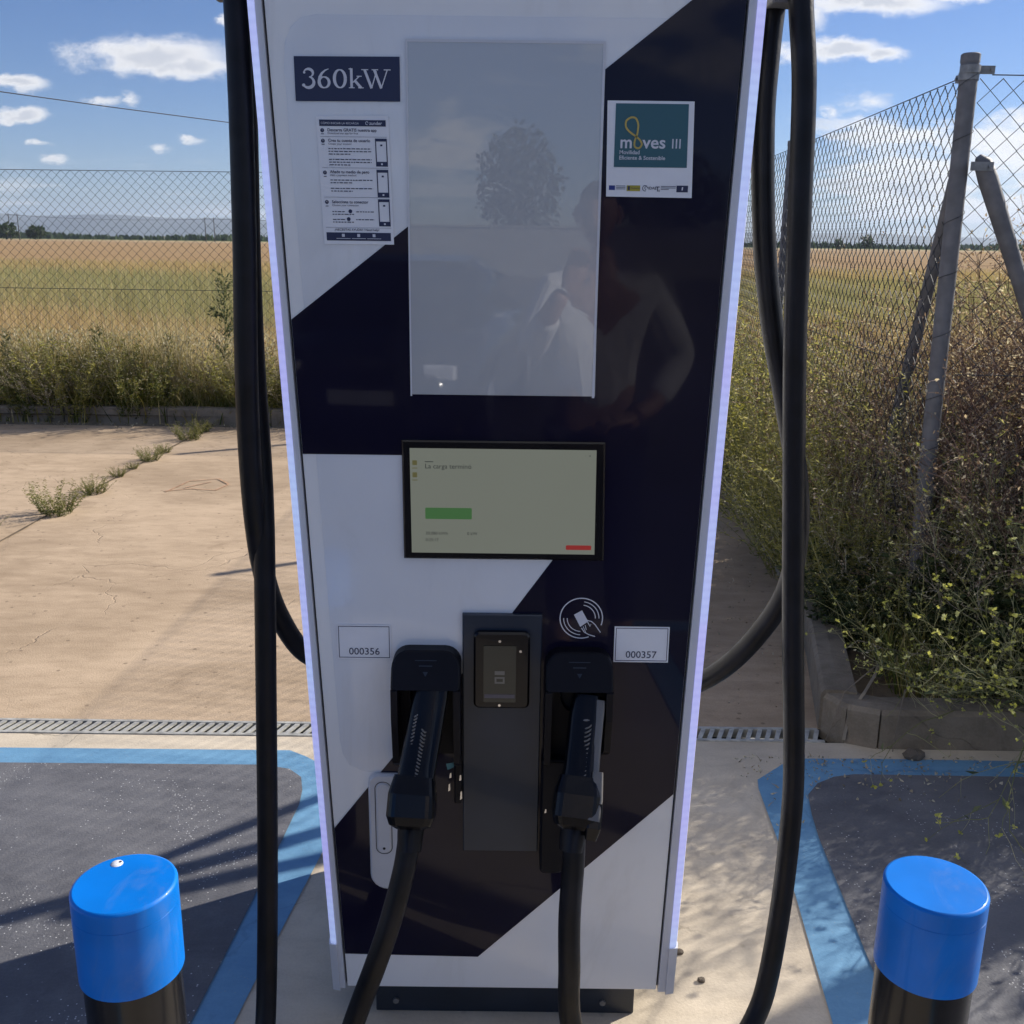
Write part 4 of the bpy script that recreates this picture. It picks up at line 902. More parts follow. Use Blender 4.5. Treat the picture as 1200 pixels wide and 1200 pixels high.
# fence running right from the corner
f3 = empty('chain_link_fence', (2.9, 3.80, 0)); tag(f3, 'chain link fence above the yellow flowering bush with a slanting brace', 'fence')
mesh_panel(f3, (1.62, 3.80), (4.5, 3.76), .12, 2.235, .080, .0020, .012, 2)
for z in (2.247, 1.2, .2): tension_wire(f3, (1.66, 3.80), (4.5, 3.76), z)
post(f3, 4.42, 3.765, 2.30)
clamp(f3, 1.578, 3.795, 2.262, .085, .0)
g = MB(); g.tube([(1.638, 3.78, 1.975), (1.656, 3.78, 1.955), (1.682, 3.78, 1.90), (1.885, 3.78, 1.46), (2.56, 3.78, -.05)], [.012, .030, .034, .026, .026], 16); br = g.build('brace', M['galv'], f3)
g = MB(); g.slab([(1.600, 3.742), (1.680, 3.742), (1.680, 3.746), (1.600, 3.746)], 1.925, 1.955); g.tube([(1.665, 3.735, 1.94), (1.665, 3.75, 1.94)], .006, 6); g.build('clamp', M['clip'], f3)
# stray wire ends wound round the corner post
g = MB()
rnd = random.Random(3)
for z, tw in ((2.20, 1.2), (2.02, .8), (1.74, .9), (1.55, .7), (1.33, .8), (1.1, .8), (.9, .8), (.7, .8)):
    g.tube([(1.612 - .0152 * z + .034 * math.cos(a * .35 - 3.3), 3.80 + .034 * math.sin(a * .35 - 3.3), z + a * .006 * tw) for a in range(13)], .0013, 4)
g.build('tie_wire', M['wire'], f2, kind='stuff')

# unseen column added beyond the fence to cast the right bay's shadow band
lc = empty('shadow_column', (4.74, 4.19, 0)); tag(lc, 'tall galvanised column added out of view to cast shade on the right bay', 'lamp post')
g = MB(); g.tube([(4.74, 4.19, -.1), (4.74, 4.19, 2.4), (4.74, 4.19, 4.1)], [.08, .075, .06], 20); g.build('column', M['galv'], lc)
g = MB(); g.box((4.62, 4.02, 4.1), (4.86, 4.30, 4.18)); g.build('column_head', M['galv'], lc, bevel=.02)

# ------------------------------------------------------------------ vegetation
class VB:
    def __init__(s): s.v = []; s.f = []; s.t = []
    def twig(s, pts, r0, r1, tint):
        k = len(pts); o = len(s.v); prev = None
        for i in range(k):
            t = pts[min(i + 1, k - 1)] - pts[max(i - 1, 0)]
            nx = t.orthogonal().normalized() if prev is None else prev - t * (prev.dot(t) / max(1e-9, t.length_squared))
            if nx.length < 1e-6: nx = t.orthogonal()
            nx.normalize(); prev = nx; ny = t.normalized().cross(nx); r = r0 + (r1 - r0) * i / (k - 1)
            for j in range(3):
                a = 2.0944 * j; s.v.append(tuple(pts[i] + (nx * math.cos(a) + ny * math.sin(a)) * r)); s.t.append(tint)
        for i in range(k - 1):
            for j in range(3): s.f.append((o + i * 3 + j, o + i * 3 + (j + 1) % 3, o + i * 3 + 3 + (j + 1) % 3, o + i * 3 + 3 + j))
    def leaf(s, p, d, L, W, tint, rnd):
        d = d.normalized(); sd_ = d.cross(Vector((rnd.uniform(-1, 1), rnd.uniform(-1, 1), rnd.uniform(-1, 1)))); sd_ = sd_.normalized() if sd_.length > 1e-5 else d.orthogonal().normalized()
        nr = d.cross(sd_); o = len(s.v)
        s.v += [tuple(p), tuple(p + d * L * .45 + sd_ * W / 2 + nr * L * .08), tuple(p + d * L - nr * L * .06), tuple(p + d * L * .45 - sd_ * W / 2 + nr * L * .08)]; s.t += [tint] * 4
        s.f += [(o, o + 1, o + 2), (o, o + 2, o + 3)]
    def build(s, name, mat, parent=None, kind=None):
        me = bpy.data.meshes.new(name); me.from_pydata(s.v, [], s.f); me.materials.append(mat); tint_mesh(me, s.t); me.update()
        o = bpy.data.objects.new(name, me); col.objects.link(o)
        if parent is not None: o.parent = parent
        if name in ('seed_heads', 'foliage', 'flowers', 'stems', 'crown'): kind = 'stuff'
        if kind: o['kind'] = kind
        return o
def grow(rnd, p, d, L, n, wander=.25, lift=.0):
    pts = [Vector(p)]; d = Vector(d).normalized(); st_ = L / n
    for i in range(n):
        d = d + Vector((rnd.gauss(0, wander), rnd.gauss(0, wander), rnd.gauss(0, wander) + lift)); d.normalize(); pts.append(pts[-1] + d * st_)
    return pts
def rdir(rnd, zlo=-1., zhi=1.):
    a = rnd.uniform(0, 6.2832); z = rnd.uniform(zlo, zhi); q = math.sqrt(max(0, 1 - z * z)); return Vector((q * math.cos(a), q * math.sin(a), z))

def make_mustard(seed, h=.85, spread=.8, n=15, bias=(0, 0), flowers=1., leafy=1.):
    rnd = random.Random(seed); S, Lf, Fl = VB(), VB(), VB()
    root = empty('flowering_weed')
    for i in range(n):
        a = rnd.uniform(0, 6.28); tilt = rnd.uniform(.25, 1.0) * spread
        d = Vector((math.cos(a) * tilt + bias[0], math.sin(a) * tilt + bias[1], 1.0 - .35 * tilt))
        L = h * rnd.uniform(.75, 1.25); pts = grow(rnd, (rnd.gauss(0, .05), rnd.gauss(0, .05), -.02), d, L, 9, .12, -.035)
        S.twig(pts, .0036, .0014, rnd.uniform(0, .8))
        for k in range(2, 10):
            for q in range(rnd.choice((1, 1, 2))):
                if rnd.random() < .15: continue
                b = grow(rnd, pts[k], (pts[k] - pts[k - 1]).normalized() + rdir(rnd, -.3, .8) * .9, L * rnd.uniform(.12, .38), 5, .16, -.01)
                S.twig(b, .0018, .0008, rnd.uniform(.2, 1))
                tips = [b[-1]]
                for m in (2, 3, 4):
                    if rnd.random() < .5:
                        c = grow(rnd, b[m], (b[m] - b[m - 1]).normalized() + rdir(rnd) * .9, L * rnd.uniform(.05, .14), 3, .2); S.twig(c, .0011, .0006, rnd.uniform(.3, 1)); tips.append(c[-1])
                for tp in tips:
                    if rnd.random() < .8 * flowers:
                        tt = rnd.random()
                        for w in range(rnd.randint(4, 7)): Fl.leaf(tp + rdir(rnd) * .003, rdir(rnd, -.2, 1), rnd.uniform(.010, .018), rnd.uniform(.008, .015), min(1, max(0, tt + rnd.uniform(-.3, .3))), rnd)
                for m in (1, 2, 3):
                    if rnd.random() < .4 * leafy: Lf.leaf(b[m], rdir(rnd, -.4, .6), rnd.uniform(.02, .06), rnd.uniform(.006, .018), rnd.random(), rnd)
        for k in range(1, 5):
            for q in range(2):
                if rnd.random() < .8 * leafy: Lf.leaf(pts[k], rdir(rnd, -.5, .5), rnd.uniform(.06, .14), rnd.uniform(.02, .05), rnd.random(), rnd)
    S.build('stems', M['stem_green'], root); Lf.build('foliage', M['leaf_grey'], root)
    if Fl.v: Fl.build('flowers', M['flower'], root)
    return root

def make_dry(seed, h=1.2, rad=.55, n=120, red=True, name='dry_bush', big=1.):
    rnd = random.Random(seed); S, Sd = VB(), VB(); root = empty(name)
    for i in range(n):
        a = rnd.uniform(0, 6.28); q = rad * .6 * math.sqrt(rnd.random()); t = rnd.uniform(.1, .75)
        p = (math.cos(a) * q, math.sin(a) * q, -.02); d = Vector((math.cos(a) * t, math.sin(a) * t, 1)); L = h * rnd.uniform(.55, 1.1)
        pts = grow(rnd, p, d, L, 7, .14, -.01); S.twig(pts, .0030, .0010, rnd.random())
        for k in range(2, 8):
            for qn in range(2):
                b = grow(rnd, pts[k], (pts[k] - pts[k - 1]).normalized() * .8 + rdir(rnd, -.2, .8) * .9, L * rnd.uniform(.08, .26), 4, .28); S.twig(b, .0014, .0006, rnd.random())
                for m in range(1, 5):
                    for w in range(2 if k > 3 else 1): Sd.leaf(b[m] + rdir(rnd) * .01 * big, rdir(rnd), big * rnd.uniform(.008, .020), big * rnd.uniform(.005, .010), rnd.random() ** 1.3, rnd)
    S.build('stems', M['stem_red'] if red else M['stem_dry'], root); Sd.build('seed_heads', M['seed_red'] if red else M['seed'], root)
    return root

def make_weed(seed, h=.9, rad=.4, n=70, leaf=(.03, .008), tall=False, pale=.3, mat='leaf_green'):
    rnd = random.Random(seed); S, Lf, Sd = VB(), VB(), VB(); root = empty('green_weed')
    for i in range(n):
        a = rnd.uniform(0, 6.28); q = rad * .5 * math.sqrt(rnd.random()); t = rnd.uniform(.05, .7)
        d = Vector((math.cos(a) * t, math.sin(a) * t, 1)); L = h * rnd.uniform(.5, 1.08)
        pts = grow(rnd, (math.cos(a) * q, math.sin(a) * q, -.02), d, L, 8, .10); S.twig(pts, .0026, .0009, rnd.random())
        for k in range(1, 9):
            for m in range(6): Lf.leaf(pts[k - 1].lerp(pts[k], rnd.random()), rdir(rnd, -.3, .9), leaf[0] * rnd.uniform(.5, 1.5), leaf[1] * rnd.uniform(.6, 1.5), min(1, max(0, rnd.gauss(.30 + .06 * k, .22))), rnd)
            if k > 4 and rnd.random() < .8:
                b = grow(rnd, pts[k], rdir(rnd, .0, 1), L * .12, 3, .2); S.twig(b, .0011, .0006, rnd.random())
                for m in range(4):
                    if rnd.random() < pale * 2: Sd.leaf(b[-1] + rdir(rnd) * .012, rdir(rnd), rnd.uniform(.008, .02), rnd.uniform(.005, .010), rnd.random(), rnd)
    S.build('stems', M['stem_green'], root); Lf.build('foliage', M[mat], root)
    if Sd.v: Sd.build('seed_heads', M['seed'], root)
    return root

def make_thistle(seed, h=1.2):
    rnd = random.Random(seed); S, Lf = VB(), VB(); root = empty('thistle_stalk')
    pts = grow(rnd, (0, 0, -.02), (rnd.gauss(0, .05), 0, 1), h, 10, .03); S.twig(pts, .006, .0025, .4)
    for k in range(1, 11):
        for q in range(9 if k > 4 else 5):
            p = pts[k - 1].lerp(pts[k], rnd.random()); L = .16 * (1.15 - k / 12) + .03
            d = rdir(rnd, .25, .9); b = grow(rnd, p, d, L, 3, .10, .03); S.twig(b, .0018, .0008, rnd.random())
            for m in range(1, 4):
                for w in range(3): Lf.leaf(b[m - 1].lerp(b[m], rnd.random()), (b[m] - b[m - 1]).normalized() + rdir(rnd) * .7, rnd.uniform(.02, .045), rnd.uniform(.006, .012), rnd.random() * .6, rnd)
    S.build('stem', M['stem_green'], root); Lf.build('foliage', M['leaf_grey'], root)
    return root

def make_stalk(seed, h=1.1):
    """bare dead stalk with forked tips and dark seed heads"""
    rnd = random.Random(seed); S, Sd = VB(), VB(); root = empty('dead_stalk')
    pts = grow(rnd, (0, 0, -.02), (rnd.gauss(0, .06), rnd.gauss(0, .06), 1), h * .75, 8, .03); S.twig(pts, .0034, .002, .1)
    for k in (5, 6, 7, 8, 8, 8):
        b = grow(rnd, pts[k], Vector((0, 0, 1)) + rdir(rnd, -.2, .5) * .9, h * rnd.uniform(.12, .28), 4, .08, .06); S.twig(b, .002, .0011, .2)
        ends = [b[-1]]
        for q in range(3):
            c = grow(rnd, b[rnd.choice((2, 3, 4))], Vector((0, 0, 1)) + rdir(rnd, -.2, .5) * .9, h * rnd.uniform(.04, .10), 3, .1, .06); S.twig(c, .0013, .0009, .2); ends.append(c[-1])
        for e in ends:
            for w in range(9): Sd.leaf(e + rdir(rnd) * .006, rdir(rnd, -.1, 1), .014, .008, rnd.random() * .25, rnd)
    S.build('stem', M['stem_red'], root); Sd.build('seed_heads', M['seed_red'], root)
    return root

used = {}
def plant(key, maker, x, y, z, rot, s, label, cat, group=None, sz=None):
    if key not in used: o = maker(); used[key] = o
    else: o = copy_tree(used[key])
    o.location = (x, y, z); o.rotation_euler = (0, 0, R(rot)); o.scale = (s, s, sz or s); 
    for kk in ('label', 'category', 'group'):
        if kk in o: del o[kk]
    tag(o, label, cat, group); return o

SO = .075
# right bed: flowering weeds round the corner post and over the kerb
FG = 'yellow flowering weeds in the shrub bed'
FLB = 'sprawling weed with small yellow flowers and thin arching stems by the kerb'
FLD = 'weed with yellow flowers drooping over the kerb towards the blue bay line'
for i, (x, y, r, s, k) in enumerate([(1.68, 3.50, 0, .62, 0), (2.02, 3.46, 80, .95, 1), (2.35, 3.50, 200, 1.05, 0), (1.86, 3.62, 140, .72, 1), (1.46, 3.62, 30, .42, 2), (2.55, 3.40, 60, 1.0, 1), (2.2, 3.75, 110, 1.0, 0),
                                     (1.98, 3.30, 0, 1.0, 3), (2.26, 3.28, 25, 1.05, 3), (1.76, 3.28, -20, .72, 3), (2.12, 3.27, 10, .85, 2), (1.90, 3.28, -10, .8, 2), (2.42, 3.30, 0, 1.0, 3)]):
    plant(('mus', k), (lambda k=k: make_mustard(11 + k, .80, .85, 13, leafy=.5, flowers=.75, bias=(-.15, -.25))) if k < 2 else (lambda k=k: make_mustard(11 + k, .86, 1.0, 15, leafy=.35, flowers=.85, bias=(-.35, -.55) if k == 2 else (-.15, -.95))), x, y, SO, r, s, FLD if k > 1 else FLB, 'weed', 'yellow flowering weeds hanging over the kerb' if k > 1 else FG)
for i, (x, y, r, s) in enumerate([(1.95, 3.52, 0, .62), (2.3, 3.70, 100, .85), (1.52, 3.95, 200, .5), (2.5, 3.60, 40, .8), (1.78, 3.95, 150, .55), (1.82, 3.60, 60, .48), (2.05, 3.64, 200, .75), (2.18, 3.56, 20, .75)]):
    plant('dense', lambda: make_weed(66, .88, .7, 120, (.055, .022), pale=.1, mat='leaf_shade'), x, y, SO, r, s, 'dense leafy weed coloured dark for shade underneath the yellow flowering stems', 'weed', 'leafy weeds coloured dark for shade in the shrub bed')
for i, (x, y, r, s) in enumerate([(2.45, 4.06, 0, 1.10), (2.85, 4.34, 130, 1.25), (2.34, 3.92, 250, .92), (3.3, 4.62, 60, 1.35), (2.68, 4.16, 190, 1.15), (2.56, 4.02, 75, 1.0), (2.84, 4.20, 230, 1.2), (3.10, 4.38, 120, 1.3)]):
    plant('tallshrub', lambda: make_dry(67, 1.22, .62, 210, True, 'thick_dry_shrub', 1.0), x, y, SO, r, s, 'thick rusty brown shrub packed with seed heads beside the slanting brace', 'shrub', 'thick rusty shrubs by the slanting brace')
# reddish dry bushes along and beyond the fence
DG = 'reddish brown dry bushes behind the fence'; DL = 'reddish brown dry bush full of seed heads behind the fence'
for i, (x, y, r, s, k) in enumerate([(2.05, 4.50, 0, .84, 0), (2.55, 4.55, 100, 1.05, 1), (2.25, 5.0, 50, .84, 1), (2.75, 5.2, 290, .98, 0), (2.45, 5.6, 10, .80, 0), (1.98, 4.75, 160, .62, 1)]):
    plant(('dry', k), lambda k=k: make_dry(31 + k, 1.36, .66, 130), x, y, SO, r, s, DL, 'bush', DG)
# grey dead tangle between the post and the flowering weeds
for i, (x, y, r, s) in enumerate([(1.99, 3.92, 0, .90), (2.16, 3.90, 60, .95), (2.02, 3.70, 200, .62), (2.22, 3.72, 300, .85), (2.38, 4.0, 120, .95), (2.75, 3.95, 220, .9)]):
    plant('tangle', lambda: make_dry(51, 1.0, .6, 85, False, 'tangled_dead_shrub'), x, y, SO, r, s, 'grey tangle of dead twigs pressed against the wire behind the corner post', 'dead shrub', 'grey dead shrubs along the wire')
# yellow green weeds along the receding kerb
GG = 'yellow green weeds along the side kerb'; GL = 'yellow green bushy weed leaning over the side kerb by the receding fence'
for i, (x, y, r, s, k) in enumerate([(1.52, 4.25, 0, .72, 0), (1.60, 4.8, 70, .95, 1), (1.70, 5.4, 140, 1.05, 0), (1.62, 5.95, 220, 1.05, 1), (1.80, 6.5, 300, 1.0, 0), (1.85, 7.2, 30, 1.0, 1), (1.72, 7.9, 100, .95, 0), (1.95, 8.6, 180, 1.0, 1), (1.48, 5.1, 30, .62, 0), (1.60, 6.7, 190, .80, 1), (1.74, 4.15, 250, .9, 0), (1.66, 3.98, 250, .55, 1)]):
    plant(('grn', k), lambda k=k: make_weed(61 + k, 1.24, .66, 120, (.030, .0075), mat='leaf_lime'), x, y, SO, r, s, GL, 'weed', GG)
for i, (x, y, h) in enumerate([(1.52, 5.30, 1.12), (1.72, 5.0, 1.12), (2.0, 4.9, 1.1), (1.50, 6.3, 1.0), (1.36 + .1, 5.75, .95)]):
    plant(('stk', i % 3), lambda i=i: make_stalk(71 + i, 1.22), x, y, SO, i * 70, h * .95, 'thin dead stalk with forked dark seed heads rising above the side weeds', 'dead stalk', 'bare dead stalks above the weeds')
# left verge: individual plants in front of the field
VG = 'bushy green weeds along the field kerb'; VL = 'bushy green weed growing over the kerb at the field edge'
rnd = random.Random(9)
for i in range(13):
    x = -5.6 + i * .56 + rnd.uniform(-.12, .12); k = i % 2
    plant(('vw', k), lambda k=k: make_weed(81 + k, .62, .5, 85, (.035, .009), pale=.5, mat='leaf_lime' if k else 'leaf_green'), x, 9.42 + rnd.uniform(-.04, .25), SO, rnd.uniform(0, 360), rnd.uniform(.55, .98), VL, 'weed', VG)
for i, (x, y, sc_) in enumerate([(-4.5, 9.44, 1.05), (-4.1, 9.40, 1.2), (-3.55, 9.42, 1.15), (-2.3, 9.42, 1.1)]):
    plant(('vw', i % 2), None, x, y, SO, i * 70, sc_, 'large dark green weed bulging from the verge between paler grasses', 'weed', 'large dark weeds on the verge')
for i in range(9):
    x = -5.3 + i * .55 + rnd.uniform(-.2, .2)
    plant('vd', lambda: make_dry(91, .62, .5, 70, False, 'straw_clump'), x, 9.46 + rnd.uniform(-.03, .3), SO, rnd.uniform(0, 360), rnd.uniform(.75, 1.15), 'straw coloured clump of dead stems at the field kerb', 'dry weed', 'straw clumps along the field kerb')
for x, y, h, l in ((-2.78, 9.62, 1.36, 'tallest thistle stalk rising in front of the far fence'), (-3.92, 9.55, .84, 'dark spiky thistle standing out of the field verge'), (-4.35, 9.6, .70, 'short dark thistle among pale grass at the verge'), (-3.3, 9.7, .74, 'slender thistle half hidden in the pale verge grass'), (-4.75, 9.5, .78, 'leaning thistle near the far end of the verge'), (-3.55, 9.5, .62, 'stunted thistle close to the largest dark weed')):
    plant('th', lambda: make_thistle(5, 1.0), x, y, SO, h * 100, h * .93, l, 'thistle')
# weeds in the slab joint
JL = 'low green tuft sprouting from the joint in the tan concrete'
for i, (x, y, s) in enumerate([(-2.83, 6.02, 1.0), (-2.80, 6.55, .55), (-2.83, 7.05, .34), (-2.80, 7.6, .55), (-2.79, 7.9, .34), (-2.76, 8.45, .7), (-2.76, 8.8, .6), (-2.82, 7.3, .25), (-3.05, 5.55, .5)]):
    if i == 0:
        o = make_weed(101, .42, .30, 46, (.030, .008), pale=.4); o.name = 'joint_weed'; used['jw'] = o; o.location = (x, y, 0); o.scale = (.58, .58, .52); tag(o, 'largest leafy weed sprouting from the joint in the tan concrete', 'weed')
    else: plant('jw', None, x, y, 0, i * 77, s * .72, JL, 'weed', 'small weeds in the slab joint', s * .55)

# grasses as masses
def blades(name, n, pos, height, width, mat, tint, seed, lean=.35, label=None, cat=None):
    r = np.random.default_rng(seed); p = pos(r, n); h = height(r, p); w = width(r, p); a = r.uniform(0, 2 * np.pi, n); la = r.uniform(0, 2 * np.pi, n); le = np.abs(r.normal(0, lean, n)) * h
    sx_, sy_ = np.cos(a) * w / 2, np.sin(a) * w / 2; lx, ly = np.cos(la) * le, np.sin(la) * le
    V = np.zeros((n, 5, 3)); V[:, 0] = p + np.stack([-sx_, -sy_, 0 * h], 1); V[:, 1] = p + np.stack([sx_, sy_, 0 * h], 1)
    V[:, 2] = p + np.stack([sx_ * .75 + lx * .35, sy_ * .75 + ly * .35, h * .6], 1); V[:, 3] = p + np.stack([-sx_ * .75 + lx * .35, -sy_ * .75 + ly * .35, h * .6], 1); V[:, 4] = p + np.stack([lx, ly, h], 1)
    idx = np.arange(n)[:, None] * 5; F = np.concatenate([idx + [0, 1, 2], idx + [0, 2, 3], idx + [3, 2, 4]], 1).reshape(-1)
    me = bpy.data.meshes.new(name); me.vertices.add(n * 5); me.vertices.foreach_set('co', V.reshape(-1)); nf = n * 3
    me.loops.add(nf * 3); me.loops.foreach_set('vertex_index', F.astype(np.int32)); me.polygons.add(nf); me.polygons.foreach_set('loop_start', np.arange(nf, dtype=np.int32) * 3); me.polygons.foreach_set('loop_total', np.full(nf, 3, dtype=np.int32))
    me.materials.append(mat); me.update(); me.validate(); tint_mesh(me, np.repeat(np.clip(tint(r, p), 0, 1), 5))
    o = bpy.data.objects.new(name, me); col.objects.link(o); tag(o, label, cat, kind='stuff'); return o
def v_pos(r, n):
    x = r.uniform(-7, 1.9, n); y = 9.42 + np.abs(r.normal(0, .55, n)); return np.stack([x, np.minimum(y, 11.2), np.full(n, SO - .02)], 1)
blades('verge_grass', 22000, v_pos, lambda r, p: (.20 + .50 * r.random(len(p)) ** 1.4) * (1.08 + .42 * np.sin(p[:, 0] * 2.3) * np.sin(p[:, 0] * .9 + 1) + .30 * np.sin(p[:, 0] * 6.1 + p[:, 1] * 3) * np.sin(p[:, 0] * 3.7)), lambda r, p: r.uniform(.004, .010, len(p)), M['grass'],
       lambda r, p: r.normal(.70, .22, len(p)) + .16 * np.sin(p[:, 0] * 1.7) + .10 * (p[:, 1] - 9.8), 1, .30, 'tall mixed dry and green grass along the field edge', 'grass')
def v_seed(r, n):
    x = r.uniform(-7, 1.9, n); y = 9.45 + np.abs(r.normal(0, .45, n)); z = .30 + .42 * r.random(n) ** .7; return np.stack([x, y, z + SO], 1)
blades('oat_seed_heads', 14000, v_seed, lambda r, p: r.uniform(.015, .035, len(p)) * np.sign(r.random(len(p)) - .7), lambda r, p: r.uniform(.006, .014, len(p)), M['seed'], lambda r, p: r.random(len(p)) ** .8, 2, .6, 'pale hanging wild oat seed heads over the verge grass', 'seed heads')
def rb_pos(r, n):
    y = r.uniform(3.3, 10, n); x = 1.40 + (y - 3.3) * .06 + np.abs(r.normal(0, .35, n)) + (r.random(n) < .35) * r.uniform(0, 3, n); return np.stack([x, y, np.full(n, SO - .02)], 1)
blades('bed_grass', 9000, rb_pos, lambda r, p: .14 + .42 * r.random(len(p)) * np.clip((p[:, 1] - 3.0) / 2, .4, 1.1), lambda r, p: r.uniform(.003, .008, len(p)), M['grass'], lambda r, p: r.normal(.36, .22, len(p)), 3, .4, 'wild grass filling the bed behind the kerb', 'grass')
def c_pos(r, n):
    y = 10.9 + 46 * r.random(n) ** 1.5; x = r.uniform(-1, 1, n) * (y * .62 + 1.5); return np.stack([x, y, np.full(n, .0)], 1)
blades('standing_crop', 130000, c_pos, lambda r, p: r.uniform(.40, .62, len(p)) * np.clip(.75 + .02 * p[:, 1], .7, 1.1), lambda r, p: (.004 + .0004 * p[:, 1]) * r.uniform(.6, 1.3, len(p)), M['crop'],
       lambda r, p: np.where(p[:, 1] < 17 + 2 * np.sin(p[:, 0] * .5), .75, np.where(p[:, 1] < 40, .28, .7)) + r.normal(0, .20, len(p)) + .10 * np.sin(p[:, 0] * .4 + p[:, 1] * .3), 4, .18, 'ripening cereal crop standing beyond the fence', 'crop')
# dry litter on the ground beside kerbs
def l_pos(r, n):
    m = n // 2; a = np.stack([r.uniform(.75, 1.9, m), 3.06 - np.abs(r.normal(0, .14, m)), np.full(m, .010)], 1)
    yy = r.uniform(3.4, 9, n - m); b = np.stack([1.10 + (yy - 3.27) * .09 - np.abs(r.normal(0, .16, n - m)), yy, np.full(n - m, .003)], 1); return np.concatenate([a, b])
blades('leaf_litter', 900, l_pos, lambda r, p: r.uniform(.002, .010, len(p)), lambda r, p: r.uniform(.004, .012, len(p)), M['debris'], lambda r, p: r.random(len(p)), 5, 1.6, 'dry leaf litter scattered along the kerb', 'litter')
def l2_pos(r, n): return np.stack([r.uniform(-7, 1.2, n), 9.2 - np.abs(r.normal(0, .16, n)), np.full(n, .003)], 1)
blades('straw_litter', 900, l2_pos, lambda r, p: r.uniform(.004, .02, len(p)), lambda r, p: r.uniform(.005, .016, len(p)), M['debris'], lambda r, p: r.random(len(p)), 6, 2, 'straw litter lying below the field kerb', 'litter')
def k_pos(r, n): return np.stack([r.uniform(-7, 1.4, n), 9.27 + r.normal(0, .05, n), np.full(n, .0)], 1)
blades('kerb_foot_grass', 3800, k_pos, lambda r, p: (.05 + .20 * r.random(len(p)) ** 1.5) * (1 + .6 * np.sin(p[:, 0] * 3.1) * np.sin(p[:, 0] * 1.3)), lambda r, p: r.uniform(.006, .016, len(p)), M['grass'], lambda r, p: r.normal(.30, .25, len(p)), 12, .5, 'short ragged grass at the foot of the field kerb', 'grass')
def o_pos(r, n): return np.stack([r.uniform(-7, 1.4, n), 9.40 + r.normal(0, .06, n), np.full(n, .12)], 1)
blades('overhanging_grass', 5200, o_pos, lambda r, p: r.uniform(-.10, .30, len(p)), lambda r, p: r.uniform(.005, .012, len(p)), M['grass'], lambda r, p: r.normal(.35, .28, len(p)), 13, 1.1, 'ragged grass drooping over the field kerb', 'grass')
g = MB()
for pts in ([(-2.36, 6.62), (-2.20, 6.70), (-2.02, 6.66)], [(-2.34, 6.60), (-2.28, 6.92), (-2.10, 7.0)], [(-2.02, 6.66), (-1.98, 6.84), (-2.1, 7.0)], [(-2.25, 6.72), (-2.12, 6.90)]):
    for (a, b) in zip(pts[:-1], pts[1:]):
        d = Vector((b[0] - a[0], b[1] - a[1])).normalized(); nn = Vector((-d.y, d.x)) * .006; g.sheet([(a[0] - nn.x, a[1] - nn.y), (b[0] - nn.x, b[1] - nn.y), (b[0] + nn.x, b[1] + nn.y), (a[0] + nn.x, a[1] + nn.y)], .004 + .0005 * len(g.f))
o = g.build('spray_mark', pmat('faded_red_spray', (.42, .25, .155), .9, var=.25, vscale=30)); tag(o, 'faded red sprayed outline on the tan concrete', 'paint mark')
# trailing stems hanging over the kerb on to the bay
g = VB(); rnd = random.Random(77)
dr = empty('trailing_vine', (1.25, 3.2, 0)); tag(dr, 'dead stem hanging over the kerb corner beside the drain end', 'dead stem')
g.twig([Vector(p) for p in ((.12, .28, .16), (.05, .12, .19), (-.02, .02, .165), (-.08, -.02, .10), (-.10, -.05, .02))], .006, .007, .8)
g.twig([Vector(p) for p in ((.12, .28, .16), (.02, .1, .21), (-.10, -.01, .18), (-.16, -.05, .02))], .003, .002, .5); g.twig([Vector(p) for p in ((.2, .1, .18), (.10, -.03, .20), (.06, -.10, .12), (.05, -.11, .01))], .003, .002, .5)
g.build('stem', M['stem_dry'], dr)

# ------------------------------------------------------------------ far background
def ridge(name, y, x0, x1, base, prof, mat, depth=900):
    g = MB(); n = 90; rows = [(0, 0.), (.35, .55), (.7, .9), (1., 1.), (1.6, .4), (2.2, 0.)]; vv = []
    for q, f in rows:
        for i in range(n + 1): x = x0 + (x1 - x0) * i / n; vv.append((x, y + depth * q, base + prof(x) * f))
    w = n + 1; g.add(vv, [(r * w + i, r * w + i + 1, (r + 1) * w + i + 1, (r + 1) * w + i) for r in range(len(rows) - 1) for i in range(n)], 0, True)
    return struct(name, g, mat)
hillm = pmat('distant_scrub_hill', (.10, .11, .09), 1, var=.2, vscale=.002)
ridge('hills', 5200, -7000, 7000, -2, lambda x: max(4, 132 + 26 * math.sin(x / 900) + 12 * math.sin(x / 310 + 1) - (x + 2600) * .012 + 8 * math.sin(x / 130)) * (1 if x < 0 else .62), hillm, 500)
def clump(name, cx, cy, w, h, n, size, seed, label, cat, kind=None, group=None, trunk=True):
    rnd = random.Random(seed); root = None
    vb = VB()
    for i in range(n):
        a = rdir(rnd); q = rnd.random() ** .33; p = Vector((a.x * w / 2 * q, a.y * w / 2 * q, h * .58 + a.z * h * .42 * q)); p += Vector((math.sin(p.z * 3) * .1, 0, 0))
        vb.leaf(p, rdir(rnd), size * rnd.uniform(.6, 1.4), size * rnd.uniform(.5, 1), rnd.random(), rnd)
    root = empty(name, (cx, cy, 0)); tag(root, label, cat, group); vb.build('crown', M['tree_leaf'], root)
    g = MB(); g.tube([(cx, cy, -.2), (cx, cy, h * .3), (cx + .05, cy, h * .6)], [.05 * h * .5, .04 * h * .5, .015 * h], 6); g.build('trunk', M['bark'], root)
    return root
def hedge_pos(r, n): x = r.uniform(-900, 900, n); return np.stack([x, 620 + r.normal(0, 6, n), np.full(n, 0.)], 1)
